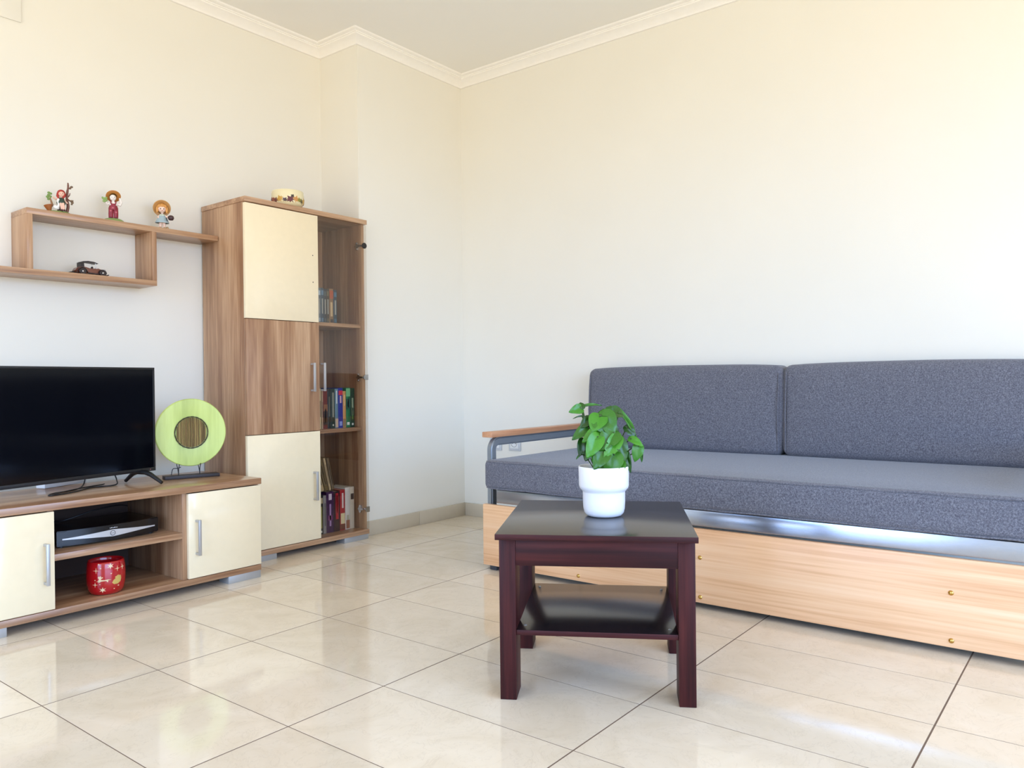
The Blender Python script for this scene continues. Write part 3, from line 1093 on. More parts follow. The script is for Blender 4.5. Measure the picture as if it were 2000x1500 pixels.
def face(parent, c, r):
    """eyes, cheeks and mouth on a head centred at c, looking along -y"""
    for s in (-1, 1):
        b = bmesh.new()
        ball(b, (c[0] + s * r * .36, c[1] - r * .90, c[2] - r * .02), (r * .10, r * .07, r * .15), 8, 6)
        obj('eye', b, col((54, 38, 30)), parent, world=False, smooth=60)
    b = bmesh.new()
    ball(b, (c[0], c[1] - r * .90, c[2] - r * .48), (r * .16, r * .06, r * .06), 8, 6)
    obj('mouth', b, col((186, 72, 66)), parent, world=False, smooth=60)


ZS = 1.4815
# seated girl with a goose under a little tree
f1 = thing('seated_girl_figurine', 'painted figurine of a red-haired girl seated by a tree with a white goose', 'figurine', (-2.172, .195, ZS), R(-24))
bm = bmesh.new()
lathe(bm, [(0, 0), (1, 0), (.98, .5), (.8, .9), (.4, 1), (0, 1)], 24)
bmesh.ops.transform(bm, matrix=Matrix.Translation((-.006, 0, 0)) @ Matrix.Diagonal((.044, .026, .011, 1)), verts=bm.verts)
obj('grassy_base', bm, col((124, 140, 70)), f1, world=False, smooth=60)
bm = bmesh.new()
tube(bm, [(.004, .004, .004), (.002, .004, .02), (.001, .004, .037)], [.013, .010, .011], 12)
obj('stump', bm, col((62, 30, 24)), f1, world=False, smooth=60)
bm = bmesh.new()
ball(bm, (.006, 0, .052), (.0100, .0085, .014))
ball(bm, (.008, -.002, .080), (.0115, .0115, .012))
tube(bm, [(.006, 0, .062), (.008, -.001, .074)], .005, 8)
for s in (-1, 1):
    tube(bm, [(.006 + s * .004, -.002, .041), (.010 + s * .004, -.016, .040), (.012 + s * .004, -.017, .024), (.013 + s * .004, -.018, .014)], [.0055, .0050, .0042, .0036], 8)
tube(bm, [(-.002, 0, .060), (-.012, -.002, .058), (-.018, -.006, .062)], [.0045, .004, .0032], 8)
ball(bm, (-.020, -.007, .064), .0036, 8, 6)
tube(bm, [(.014, 0, .060), (.022, -.003, .050), (.026, -.006, .046)], [.0045, .0038, .003], 8)
ball(bm, (.0275, -.0065, .045), .0034, 8, 6)
blobbody('body', bm, M_SKIN, f1)
face(f1, (.008, -.002, .080), .0112)
bm = bmesh.new()
lathe(bm, [(.0125, 0.0), (.0165, .006), (.0155, .012), (.0115, .020), (.0102, .026), (.006, .028)], 20)
bmesh.ops.transform(bm, matrix=Matrix.Translation((.0065, -.003, .036)), verts=bm.verts)
obj('dress', bm, col((44, 66, 52)), f1, world=False, smooth=60)
bm = bmesh.new()
ball(bm, (.007, .0025, .084), (.0150, .0132, .0142))
tube(bm, [(-.004, 0, .082), (-.0055, -.004, .070), (-.001, -.009, .060)], [.005, .005, .003], 8)
tube(bm, [(.019, 0, .082), (.0185, -.004, .072), (.013, -.009, .062)], [.005, .0045, .003], 8)
obj('red_hair', bm, col((168, 44, 34)), f1, world=False, smooth=60)
bm = bmesh.new()
for s in (-1, 1):
    ball(bm, (.014 + s * .0045, -.022, .0125), (.0042, .0075, .0038), 10, 7)
obj('shoes', bm, col((84, 40, 46)), f1, world=False, smooth=60)
bm = bmesh.new()
tube(bm, curve_pts([(.024, .012, .006), (.030, .010, .035), (.026, .008, .062), (.028, .006, .090), (.031, .004, .112), (.0305, .004, .128)], 4), [.0055] * 8 + [.0045] * 6 + [.0035] * 4 + [.0028] * 2 + [.0018], 8)
tube(bm, [(.030, .006, .104), (.038, .003, .108), (.044, .002, .114)], [.0032, .0028, .0015], 7)
tube(bm, [(.027, .006, .064), (.034, .0, .058), (.040, -.004, .052)], [.003, .0025, .002], 7)
tube(bm, [(.030, .006, .072), (.036, .004, .080), (.0375, .003, .088)], [.0025, .002, .0012], 7)
obj('tree_trunk', bm, col((112, 66, 46)), f1, world=False, smooth=60)
bm = bmesh.new()
for p, rr in (((.043, .002, .112), .0055), ((.038, .003, .106), .0045), ((.045, -.002, .049), .0055), ((.041, -.004, .055), .005), ((.046, -.003, .056), .004), ((.043, -.004, .042), .004)):
    ball(bm, p, (rr, rr * .6, rr * .8), 8, 6)
obj('tree_foliage', bm, col((108, 84, 58)), f1, world=False, smooth=60)
bm = bmesh.new()
ball(bm, (-.010, -.010, .024), (.0120, .0075, .0085), rot=Euler((0, R(20), 0)))
tube(bm, [(-.004, -.012, .026), (-.001, -.013, .036), (-.004, -.014, .047), (-.003, -.014, .053)], [.006, .0042, .0034, .0038], 8)
ball(bm, (-.0025, -.0145, .0545), .0045, 8, 6)
obj('goose', bm, col((240, 236, 228)), f1, world=False, smooth=60)
bm = bmesh.new()
lathe(bm, [(0, 0), (.006, .001), (.010, .012), (.0155, .026), (.0145, .027), (.008, .012), (0, .006)], 18)
bmesh.ops.transform(bm, matrix=Matrix.Translation((-.032, -.006, .006)) @ Matrix.Rotation(R(-14), 4, 'Y'), verts=bm.verts)
obj('basket', bm, col((160, 92, 40)), f1, world=False, smooth=60)
bm = bmesh.new()
tube(bm, [(-.022, .0, .028), (-.027, -.001, .046), (-.031, -.002, .062)], [.0045, .0035, .002], 8)
obj('branch', bm, col((142, 100, 60)), f1, world=False, smooth=60)
for p in ((-.036, -.003, .056), (-.030, -.003, .066), (-.036, -.003, .071), (-.029, -.002, .078), (-.035, -.002, .081), (-.040, -.003, .064)):
    bm = bmesh.new()
    ball(bm, p, (.0055, .0022, .0048), 8, 6, Euler((0, random.uniform(-.8, .8), 0)))
    obj('leaf', bm, col((110, 138, 60)), f1, world=False, smooth=60)

# boy in red dungarees
f2 = thing('farm_boy_figurine', 'painted figurine of a boy in red dungarees and a straw hat', 'figurine', (-1.962, .195, ZS), R(-22))
bm = bmesh.new()
lathe(bm, [(0, 0), (1, 0), (.96, .5), (.75, .85), (.4, 1), (0, 1)], 22)
for v in bm.verts:
    v.co.x *= .040 * (1 + .08 * math.sin(5 * math.atan2(v.co.y, v.co.x)))
    v.co.y *= .024
    v.co.z *= .016
obj('grassy_base', bm, col((132, 150, 84)), f2, world=False, smooth=60)
bm = bmesh.new()
for s in (-1, 1):
    tube(bm, [(s * .008, 0, .012), (s * .0085, 0, .034), (s * .007, 0, .058)], [.0075, .008, .009], 10)
ball(bm, (0, 0, .070), (.0145, .0105, .018))
tube(bm, [(0, 0, .084), (0, -.001, .094)], .005, 8)
ball(bm, (-.001, -.002, .102), (.0125, .012, .0135))
tube(bm, [(-.012, 0, .080), (-.022, -.003, .073), (-.028, -.008, .080)], [.0062, .0058, .0045], 9)
ball(bm, (-.029, -.009, .084), .0045, 8, 6)
tube(bm, [(.012, 0, .080), (.026, -.002, .072), (.030, -.002, .084), (.026, -.002, .096)], [.0062, .0065, .0058, .0045], 9)
ball(bm, (.025, -.002, .099), .0045, 8, 6)
blobbody('body', bm, M_PALE, f2)
face(f2, (-.001, -.002, .102), .0122)
bm = bmesh.new()
for s in (-1, 1):
    tube(bm, [(s * .0088, 0, .014), (s * .0092, 0, .034), (s * .0080, 0, .060)], [.0090, .0094, .0102], 12)
tube(bm, [(0, 0, .050), (0, 0, .062), (0, 0, .068)], [.0145, .0165, .0155], 16)
bx(bm, -.009, .009, -.0128, -.0085, .064, .076, bev=.0015)
for s in (-1, 1):
    tube(bm, [(s * .0085, -.0115, .074), (s * .0100, -.0095, .084), (s * .0095, 0, .0895), (s * .0085, .011, .074)], .0021, 6)
obj('dungarees', bm, col((140, 26, 44)), f2, world=False, smooth=60)
for p in ((-.010, -.0092, .046), (.010, -.0092, .040), (-.002, -.0155, .058)):
    bm = bmesh.new()
    ball(bm, p, (.0038, .0012, .0038), 8, 5)
    obj('patch', bm, col((196, 96, 104)), f2, world=False, smooth=60)
bm = bmesh.new()
for s in (-1, 1):
    ball(bm, (s * .010, -.007, .0155), (.0065, .0105, .0050), 10, 7)
obj('shoes', bm, col((92, 40, 42)), f2, world=False, smooth=60)
bm = bmesh.new()
ball(bm, (-.001, .002, .1065), (.0136, .0125, .0118))
obj('hair', bm, col((96, 78, 36)), f2, world=False, smooth=60)
bm = bmesh.new()
lathe(bm, [(.013, .0), (.0275, -.003), (.0285, -.001), (.0272, .0008), (.0150, .003), (.0135, .009), (.009, .0135), (0, .0145)], 28)
bmesh.ops.transform(bm, matrix=Matrix.Translation((.001, .006, .1105)) @ Matrix.Rotation(R(-46), 4, 'X'), verts=bm.verts)
obj('straw_hat', bm, col((190, 126, 58)), f2, world=False, smooth=50)
for p, a in (((-.033, -.010, .090), .3), ((-.038, -.010, .095), .9), ((-.028, -.011, .096), -.3), ((-.034, -.012, .082), .2), ((-.027, -.013, .086), -.5)):
    bm = bmesh.new()
    ball(bm, p, (.0068, .0026, .0046), 8, 6, Euler((0, a, 0)))
    obj('leaf', bm, col((132, 160, 84)), f2, world=False, smooth=60)

# girl in a blue dress and bonnet
f3 = thing('bonnet_girl_figurine', 'painted figurine of a girl in a pale blue dress and wide bonnet', 'figurine', (-1.752, .195, ZS), R(-24))
bm = bmesh.new()
lathe(bm, [(0, 0), (1, 0), (.96, .6), (.7, 1), (0, 1)], 20)
bmesh.ops.transform(bm, matrix=Matrix.Diagonal((.024, .018, .005, 1)), verts=bm.verts)
obj('base', bm, col((196, 166, 116)), f3, world=False, smooth=60)
bm = bmesh.new()
for s in (-1, 1):
    tube(bm, [(s * .0082, 0, .004), (s * .0080, 0, .018), (s * .0065, 0, .036)], [.0058, .0062, .007], 10)
ball(bm, (0, 0, .050), (.0115, .0095, .018))
tube(bm, [(0, 0, .064), (0, -.001, .076)], .005, 8)
ball(bm, (-.001, -.003, .092), (.0185, .0175, .0190))
tube(bm, [(-.009, 0, .062), (-.016, -.004, .052), (-.013, -.010, .046)], [.0052, .005, .004], 8)
tube(bm, [(.009, 0, .062), (.018, -.004, .056), (.024, -.006, .055)], [.0052, .005, .004], 8)
blobbody('body', bm, col((240, 206, 184)), f3)
face(f3, (-.001, -.003, .088), .0185)
bm = bmesh.new()
lathe(bm, [(.0265, .028), (.0285, .030), (.0262, .036), (.0205, .048), (.0150, .059), (.0115, .066), (.0080, .068)], 24)
for v in bm.verts:
    v.co.x *= 1 + .05 * math.sin(7 * math.atan2(v.co.y, v.co.x)) if v.co.z < .04 else 1
    v.co.y *= .78
obj('dress', bm, col((160, 178, 180)), f3, world=False, smooth=60)
bm = bmesh.new()
lathe(bm, [(.0132, .0595), (.0142, .0615), (.0128, .0640)], 20)
for v in bm.verts:
    v.co.y *= .80
obj('collar', bm, col((222, 220, 178)), f3, world=False, smooth=60)
bm = bmesh.new()
ball(bm, (-.001, .002, .096), (.0232, .0185, .0205))
for s in (-1, 1):
    ball(bm, (-.001 + s * .0190, -.006, .086), (.0062, .0075, .0150), 10, 8)
for k in range(-3, 4):
    ball(bm, (-.001 + k * .0048, -.0185 + abs(k) * .0016, .1015 - abs(k) * .0006), (.0038, .0036, .0075), 8, 6)
obj('fair_hair', bm, col((214, 152, 78)), f3, world=False, smooth=60)
bm = bmesh.new()
lathe(bm, [(.0225, .0), (.0345, -.006), (.0365, -.004), (.0350, -.001), (.0245, .006), (.0215, .014), (.0140, .020), (0, .022)], 30)
bmesh.ops.transform(bm, matrix=Matrix.Translation((-.001, .004, .0955)) @ Matrix.Rotation(R(-66), 4, 'X'), verts=bm.verts)
obj('bonnet', bm, col((196, 148, 88)), f3, world=False, smooth=50)
bm = bmesh.new()
lathe(bm, [(0, -.011), (.009, -.009), (.0130, -.001), (.0115, .007), (.006, .011), (0, .0115)], 18)
bmesh.ops.transform(bm, matrix=Matrix.Translation((.0345, -.009, .052)), verts=bm.verts)
obj('basket', bm, col((70, 44, 44)), f3, world=False, smooth=60)
bm = bmesh.new()
tube(bm, [(.014, -.0195, .050), (.018, -.022, .040), (.020, -.0225, .036)], [.0018, .0024, .0022], 7)
obj('ribbon', bm, col((40, 42, 50)), f3, world=False, smooth=60)
bm = bmesh.new()
for s in (-1, 1):
    ball(bm, (s * .009, -.005, .0065), (.0062, .0095, .0045), 10, 7)
ball(bm, (.020, -.004, .007), (.006, .006, .006), 8, 6)
obj('shoes', bm, col((176, 142, 96)), f3, world=False, smooth=60)

# ------------------------------------------------------------------ vintage toy car
carr = thing('toy_car', 'small dark wooden model of a vintage open car inside the wall shelf', 'model car', (-2.060, .205, 1.2495), R(2))
MC, MCD = wood('car_wood', 'x', (70, 30, 18), (106, 50, 28), (132, 70, 40), .3, .3), plain('car_dark', (34, 22, 22), .35)
bm = bmesh.new()
side = [(-.058, .016), (-.052, .026), (-.036, .034), (-.020, .034), (.000, .029), (.012, .026), (.022, .032), (.030, .029), (.060, .026), (.064, .022), (.064, .009), (-.050, .009)]
prism(bm, side, 'y', -.017, .017)
bmesh.ops.bevel(bm, geom=[e for e in bm.edges if abs(e.verts[0].co.y - e.verts[1].co.y) < 1e-6], offset=.003, segments=2, affect='EDGES')
obj('body', bm, MC, carr, world=False, smooth=40)
bm = bmesh.new()
prism(bm, [(-.038, .033), (-.038, .048), (-.030, .052), (-.026, .052), (-.024, .034)], 'y', -.017, .017)
roof = [(-.040, .049), (-.030, .055), (-.010, .058), (.012, .057), (.030, .052), (.030, .0505), (.012, .0525), (-.010, .053), (-.028, .0505)]
prism(bm, roof, 'y', -.019, .019)
obj('roof', bm, MCD, carr, world=False, smooth=40)
for yy in (-.0155, .0155):
    bm = bmesh.new()
    tube(bm, [(.022, yy, .030), (.020, yy, .053)], .0011, 6)
    obj('windscreen_post', bm, M_CHROME, carr, world=False)
for yy in (-.0235, .0235):
    for xx in (-.034, .046):
        bm = bmesh.new()
        lathe(bm, [(0, -.004), (.012, -.004), (.0138, -.002), (.0138, .002), (.012, .004), (0, .004)], 22)
        bmesh.ops.transform(bm, matrix=Matrix.Translation((xx, yy, .0138)) @ Matrix.Rotation(R(90), 4, 'X'), verts=bm.verts)
        wh = obj('wheel', bm, MCD, carr, world=False)
        bm = bmesh.new()
        ball(bm, (xx, yy + (-.004 if yy < 0 else .004), .0138), (.004, .0018, .004), 10, 6)
        obj('hubcap', bm, M_CHROME, wh, world=False)
    bm = bmesh.new()
    arch = [(-.054, .010)] + [(-.034 + .0185 * math.cos(a), .013 + .0185 * math.sin(a)) for a in [PI - k * PI / 8 for k in range(1, 8)]] + [(-.012, .012), (.020, .008), (.030, .010)] \
        + [(.046 + .0172 * math.cos(a), .011 + .0172 * math.sin(a)) for a in [PI * .85 - k * PI / 9 for k in range(0, 8)]]
    low_ = [(x_, z_ - .0025) for x_, z_ in arch]
    prism(bm, arch + low_[::-1], 'y', min(yy, yy * .68), max(yy * 1.12, yy * .68) if yy > 0 else yy * .68)
    obj('mudguard', bm, MCD, carr, world=False, smooth=40)
bm = bmesh.new()
bx(bm, .064, .067, -.012, .012, .010, .0255, bev=.001)
obj('radiator', bm, M_CHROME, carr, world=False)
for xx in (-.068, .070):
    bm = bmesh.new()
    tube(bm, [(xx, -.022, .0085), (xx + (.003 if xx > 0 else -.003), 0, .0085), (xx, .022, .0085)], .0022, 8)
    bx(bm, min(xx, xx * .8), max(xx, xx * .8), -.004, .004, .0075, .0095)
    obj('bumper', bm, MCD, carr, world=False, smooth=60)
for yy in (-.012, .012):
    bm = bmesh.new()
    ball(bm, (.060, yy, .0285), (.0035, .0035, .0035), 10, 7)
    obj('headlamp', bm, M_CHROME, carr, world=False)
bm = bmesh.new()
ball(bm, (.012, -.004, .031), (.004, .009, .008), 10, 7)
obj('dashboard', bm, MCD, carr, world=False)

# ------------------------------------------------------------------ bowl on the cabinet
bowl = thing('ceramic_bowl', 'cream ceramic bowl printed with autumn leaves on top of the cabinet', 'bowl', (-1.226, .018, 1.6355), R(-37))
bowl.scale = (1, 1, .86)
BP = [(0, 0), (.050, 0), (.054, .003), (.066, .012), (.0735, .026), (.0755, .045), (.0752, .070), (.0740, .088), (.0725, .0905), (.0705, .0885), (.071, .070), (.070, .03), (.058, .012), (0, .009)]


def bw_r(z):
    for (r0, z0), (r1, z1) in zip(BP[1:7], BP[2:8]):
        if z0 <= z <= z1:
            return r0 + (r1 - r0) * (z - z0) / (z1 - z0)
    return .0755


bm = bmesh.new()
lathe(bm, BP, 56)
obj('body', bm, plain('cream_glaze', (236, 222, 176), .14, coat=.5), bowl, world=False, smooth=50)
maple = [(0, -1), (.12, -.45), (.6, -.55), (.45, -.25), (1, .05), (.6, .15), (.7, .5), (.35, .35), (.2, .6), (0, 1), (-.2, .6), (-.35, .35), (-.7, .5), (-.6, .15), (-1, .05), (-.45, -.25), (-.6, -.55), (-.12, -.45)]
lm = [(-.060, .036, .016, -.3, (112, 56, 44)), (-.036, .042, .019, .4, (206, 158, 58)), (-.012, .036, .013, -.6, (74, 52, 52)), (.014, .040, .021, .7, (96, 24, 22)), (.042, .043, .019, -.2, (206, 146, 76)),
      (.062, .040, .015, .3, (146, 136, 50)), (.078, .036, .014, .2, (90, 80, 40)), (-.082, .040, .017, .5, (150, 70, 40)), (.100, .040, .018, .1, (206, 158, 58)), (-.104, .038, .018, -.4, (112, 56, 44)), (.125, .040, .018, .6, (96, 24, 22)), (.024, .058, .010, .9, (66, 54, 36))]
for i, (s0, z0, sc, ro, c) in enumerate(lm):
    obj('leaf_print', wrap(maple, s0, z0 - .004, sc * 1.08, bw_r, eps=.0005 + .00006 * i, rot=ro), col(c), bowl, world=False, smooth=None)

# ------------------------------------------------------------------ sofa bed along the right wall
sofa = thing('sofa_bed', 'grey fabric sofa bed with beech front board and metal frame', 'sofa', (-0.49, -1.96, 0))
SY0, SY1 = -2.965, -0.968          # ends of the mattress


def cushion(name, x0, x1, y0, y1, z0, z1, bev, puff, parent, taper=0.0, seams=()):
    """upholstered block: rounded box, gently puffed, with a welt along its seams"""
    b = bmesh.new()
    nx, ny, nz = 6, 18, 6
    bmesh.ops.create_cube(b, size=2.0)
    bmesh.ops.bevel(b, geom=list(b.edges), offset=.0001, segments=1, affect='EDGES')
    b.free()
    b = bmesh.new()
    sx, sy, sz = (x1 - x0) / 2, (y1 - y0) / 2, (z1 - z0) / 2
    cx, cy, cz = (x0 + x1) / 2, (y0 + y1) / 2, (z0 + z1) / 2
    bmesh.ops.create_cube(b, size=1.0)
    for v in b.verts:
        v.co = Vector((v.co.x * 2 * sx, v.co.y * 2 * sy, v.co.z * 2 * sz))
    bmesh.ops.bevel(b, geom=list(b.edges), offset=bev, segments=4, profile=.5, affect='EDGES')
    # cut into a finer grid so that it can be puffed
    for axis, n, s in (('x', nx, sx), ('y', ny, sy), ('z', nz, sz)):
        for k in range(1, n):
            co = [0, 0, 0]
            no = [0, 0, 0]
            i = 'xyz'.index(axis)
            co[i] = (-1 + 2 * k / n) * (s - bev)
            no[i] = 1
            bmesh.ops.bisect_plane(b, geom=list(b.verts) + list(b.edges) + list(b.faces), plane_co=co, plane_no=no)
    for v in b.verts:
        u, w_, q = v.co.x / sx, v.co.y / sy, v.co.z / sz
        fx = (1 - w_ ** 4) * (1 - q ** 4)
        fz = (1 - u ** 4) * (1 - w_ ** 4)
        fy = (1 - u ** 4) * (1 - q ** 4)
        d = Vector((math.copysign(1, u) * fx * (abs(u) > .8), math.copysign(1, w_) * fy * (abs(w_) > .97), math.copysign(1, q) * fz * (abs(q) > .8)))
        nn = noise.noise(Vector((v.co.y * 3 + x0 * 7, v.co.z * 4, v.co.x * 3 + y0)))
        v.co += d * puff + Vector((nn * .003, 0, nn * .002))
        if taper:
            v.co.x += taper * (q + 1) / 2 * (1 if u < 0 else 0) * min(1, max(0, (-u)))
        v.co += Vector((cx, cy, cz))
    return obj(name, b, M_FAB, parent, smooth=60)


mat = cushion('mattress', -.972, -.045, SY0, SY1, .345, .468, .022, .004, sofa)
mat['label'] = 'long grey fabric seat mattress'
bm = bmesh.new()
for zz, rr in ((.4615, .0032), (.3510, .0032)):
    pts = [(-.966, SY0 + .03, zz)] + [(-.9685, SY0 + .03 + (SY1 - SY0 - .06) * k / 30, zz + .0015 * math.sin(k * 1.7)) for k in range(1, 30)] + [(-.966, SY1 - .03, zz), (-.958, SY1 - .010, zz), (-.935, SY1 - .002, zz), (-.5, SY1 + .001, zz), (-.1, SY1 - .002, zz)]
    tube(bm, pts, rr, 8)
obj('piping', bm, M_FAB, mat, smooth=80)
for ya, yb in ((-1.960, -.982), (-2.955, -1.968)):
    c = cushion('back_cushion', -.178, -.022, ya, yb, .470, .858, .030, .010, sofa, taper=.030)
    bm = bmesh.new()
    for yy in (ya + .012, yb - .012):
        tube(bm, [(-.172, yy, .49), (-.171, yy, .66), (-.152, yy, .825)], .0028, 8)
    obj('piping', bm, M_FAB, c, smooth=80)

# arms: bent flat tube under a beech board
for yy, sg in ((SY1 + .011, 1), (SY0 - .055, -1)):
    y0, y1 = yy, yy + .040
    pathc = []
    xf, zt, rad = -.897, .557, .055
    pathc.append((xf, .0))
    pathc.append((xf, zt - rad))
    for k in range(1, 9):
        a = PI - k * (PI / 2) / 8
        pathc.append((xf + rad + rad * math.cos(a), zt - rad + rad * math.sin(a)))
    pathc.append((-.09, zt))
    pathc.append((-.06, zt))
    inner = []
    th = .036
    r2 = rad - th
    inner.append((xf + th, .0))
    inner.append((xf + th, zt - rad))
    for k in range(1, 9):
        a = PI - k * (PI / 2) / 8
        inner.append((xf + rad + r2 * math.cos(a), zt - rad + r2 * math.sin(a)))
    inner.append((-.09, zt - th))
    inner.append((-.06, zt - th))
    bm = bmesh.new()
    n = len(pathc)
    V = [[bm.verts.new((p[0], yv, p[1])) for p in pathc] for yv in (y0 + .002, y1 - .008)]
    W = [[bm.verts.new((p[0], yv, p[1])) for p in inner] for yv in (y0 + .002, y1 - .008)]
    for k in range(n - 1):
        bm.faces.new((V[0][k], V[1][k], V[1][k + 1], V[0][k + 1]))
        bm.faces.new((W[0][k], W[1][k], W[1][k + 1], W[0][k + 1]))
        for s in (0, 1):
            bm.faces.new((V[s][k], V[s][k + 1], W[s][k + 1], W[s][k]))
    for k in (0, n - 1):
        bm.faces.new((V[0][k], V[1][k], W[1][k], W[0][k]))
    bmesh.ops.recalc_face_normals(bm, faces=bm.faces)
    es = [e for e in bm.edges if len(e.link_faces) == 2 and e.calc_face_angle(0) > R(60)]
    bmesh.ops.bevel(bm, geom=es, offset=.006, segments=3, affect='EDGES')
    # rear leg
    bx(bm, -.095, -.060, y0 + .004, y1 - .010, 0, zt - .01, bev=.004)
    obj('arm_frame', bm, M_TUBE, sofa, smooth=40)
    yc = (y0 + y1) / 2 - .001
    ab = box('armrest', (-.908, -.050, yc - .028, yc + .028, zt + .001, zt + .025), M_BEECHARM, sofa, bev=.003)
    ab['label'] = 'beech wood armrest board'
box('front_rail', (-.948, -.930, SY0 + .005, SY1 - .052, .286, .342), M_RAIL, sofa, bev=.002)['label'] = 'silver metal rail under the mattress'
box('rear_rail', (-.075, -.057, SY0 + .005, SY1 - .010, .286, .342), M_RAIL, sofa, bev=.002)
for k in range(9):
    yk = SY0 + .12 + k * (SY1 - SY0 - .24) / 8
    box('bed_slat', (-.930, -.075, yk - .03, yk + .03, .322, .332), M_BEECHARM, sofa, bev=.002)
fb = box('front_board', (-.966, -.946, SY0 + .005, -.960, .022, .280), M_BEECH, sofa, bev=.0015)
fb['label'] = 'beech front board of the pull-out bed'
for yv in (-1.442, -1.948, -2.720):
    for z in (.180, .042):
        bm = bmesh.new()
        lathe(bm, [(0, .0045), (.003, .0042), (.0065, .0022), (.0075, 0), (0, 0)], 16)
        bmesh.ops.transform(bm, matrix=Matrix.Translation((-.966, yv, z)) @ Matrix.Rotation(R(-90), 4, 'Y'), verts=bm.verts)
        obj('bolt', bm, M_BRASS, fb, smooth=50)['label'] = 'brass bolt head'
box('trundle_base', (-.940, -.12, SY0 + .03, SY1 - .06, .060, .085), M_DKWOOD, sofa, bev=.002)
for yv in (-1.000, -2.945):
    for xv in (-.948, -.14):
        bm = bmesh.new()
        bx(bm, xv - .004, xv + .030, yv - .020, yv + .016, 0, .060, bev=.003)
        obj('foot', bm, M_DARKFOOT, sofa)

# ------------------------------------------------------------------ wall sockets behind the sofa arm
for (yc, zc2, lab) in ((-.388, .446, 'white wall socket right of the other, seen under the sofa arm'), (-.250, .443, 'white wall socket nearer the corner, half hidden by the arm post')):
    so = thing('wall_socket', lab, 'socket', (XR, yc, zc2), 0, 'wall sockets beside the sofa')
    b = bmesh.new()
    bx(b, XR - .009, XR, yc - .042, yc + .042, zc2 - .042, zc2 + .042, bev=.003)
    obj('frame', b, M_SOCKF, so)
    b = bmesh.new()
    bx(b, XR - .0125, XR - .008, yc - .029, yc + .029, zc2 - .029, zc2 + .029, bev=.002)
    ins = obj('insert', b, M_WHITEPL, so)
    b = bmesh.new()
    for k in range(28):
        a0, a1 = 2 * PI * k / 28, 2 * PI * (k + 1) / 28
        tube(b, [(XR - .0125, yc + .020 * math.cos(a0), zc2 + .020 * math.sin(a0)), (XR - .0125, yc + .020 * math.cos(a1), zc2 + .020 * math.sin(a1))], .0014, 5)
    obj('recess_ring', b, col((140, 138, 130)), ins)
    for s in (-1, 1):
        b = bmesh.new()
        ball(b, (XR - .0125, yc + s * .0095, zc2), (.001, .003, .003), 10, 6)
        obj('pin_hole', b, M_DARKHOLE, ins)

# ------------------------------------------------------------------ dark side table
TA = R(-59.672)
tab = thing('coffee_table', 'small dark mahogany coffee table with lower shelf', 'table', (-1.98031, -1.86907, 0), TA)
# tabletop: dark laminate face on mahogany edge
bm = bmesh.new()
bx(bm, -.004, .489, -.043, .506, .4115, .4262, bev=.0012)
bmesh.ops.recalc_face_normals(bm, faces=bm.faces)
for f in bm.faces:
    if f.normal.z > .9:
        f.material_index = 1
tt = obj('tabletop', bm, [M_MAHOGX, M_TABTOP], tab, world=False)
LW, LD = .0415, .087
for xa in (0.0, .485 - LW):
    for ya in (0.0, .463 - LD):
        box('leg', (xa, xa + LW, ya, ya + LD, 0, .4115), M_MAHOG, tab, bev=.0015, world=False)
box('apron', (LW, .485 - LW, .002, .020, .339, .4115), M_MAHOGX, tab, bev=.001, world=False)
box('apron', (LW, .485 - LW, .443, .461, .339, .4115), M_MAHOGX, tab, bev=.001, world=False)
box('apron', (.004, .022, LD, .463 - LD, .339, .4115), M_MAHOG, tab, bev=.001, world=False)
box('apron', (.463, .481, LD, .463 - LD, .339, .4115), M_MAHOG, tab, bev=.001, world=False)
bm = bmesh.new()
bx(bm, LW, .485 - LW, .004, .459, .163, .1762, bev=.001)
bmesh.ops.recalc_face_normals(bm, faces=bm.faces)
for f in bm.faces:
    if f.normal.z > .9:
        f.material_index = 1
ls = obj('lower_shelf', bm, [M_MAHOGX, M_TABTOP], tab, world=False)
for xa in (.060, .425):
    for ya in (.044, .420):
        bm = bmesh.new()
        lathe(bm, [(0, .0015), (.003, .0012), (.0045, 0), (0, 0)], 12, (xa, ya, .1762))
        obj('screw', bm, M_ALU, ls, world=False, smooth=50)

# ------------------------------------------------------------------ potted plant
dv = Vector((0.50494926, -0.86314903, 0))
nv = Vector((0.86314903, 0.50494926, 0))
PP = Vector((-1.98031, -1.86907, 0)) + dv * .2605 + nv * .243
plant = thing('potted_plant', 'leafy green plant in a white ceramic pot on the dark table', 'plant', (PP.x, PP.y, .4264), R(-52.0))
bm = bmesh.new()
POT = [(0, 0), (.040, 0), (.049, .003), (.0545, .010), (.0575, .022), (.0585, .040), (.0588, .066), (.0595, .069), (.063, .073), (.0675, .079), (.0692, .086),
       (.0696, .110), (.0700, .136), (.0692, .1385), (.0675, .1385), (.0662, .136), (.065, .112), (.0640, .090), (.056, .078), (.054, .020), (0, .012)]
lathe(bm, POT, 64)
obj('pot', bm, M_POT, plant, world=False, smooth=40)
bm = bmesh.new()
lathe(bm, [(0, .1050), (.03, .1045), (.0630, .1010), (.0630, .096), (0, .096)], 32)
obj('soil', bm, M_SOIL, plant, world=False, smooth=60)


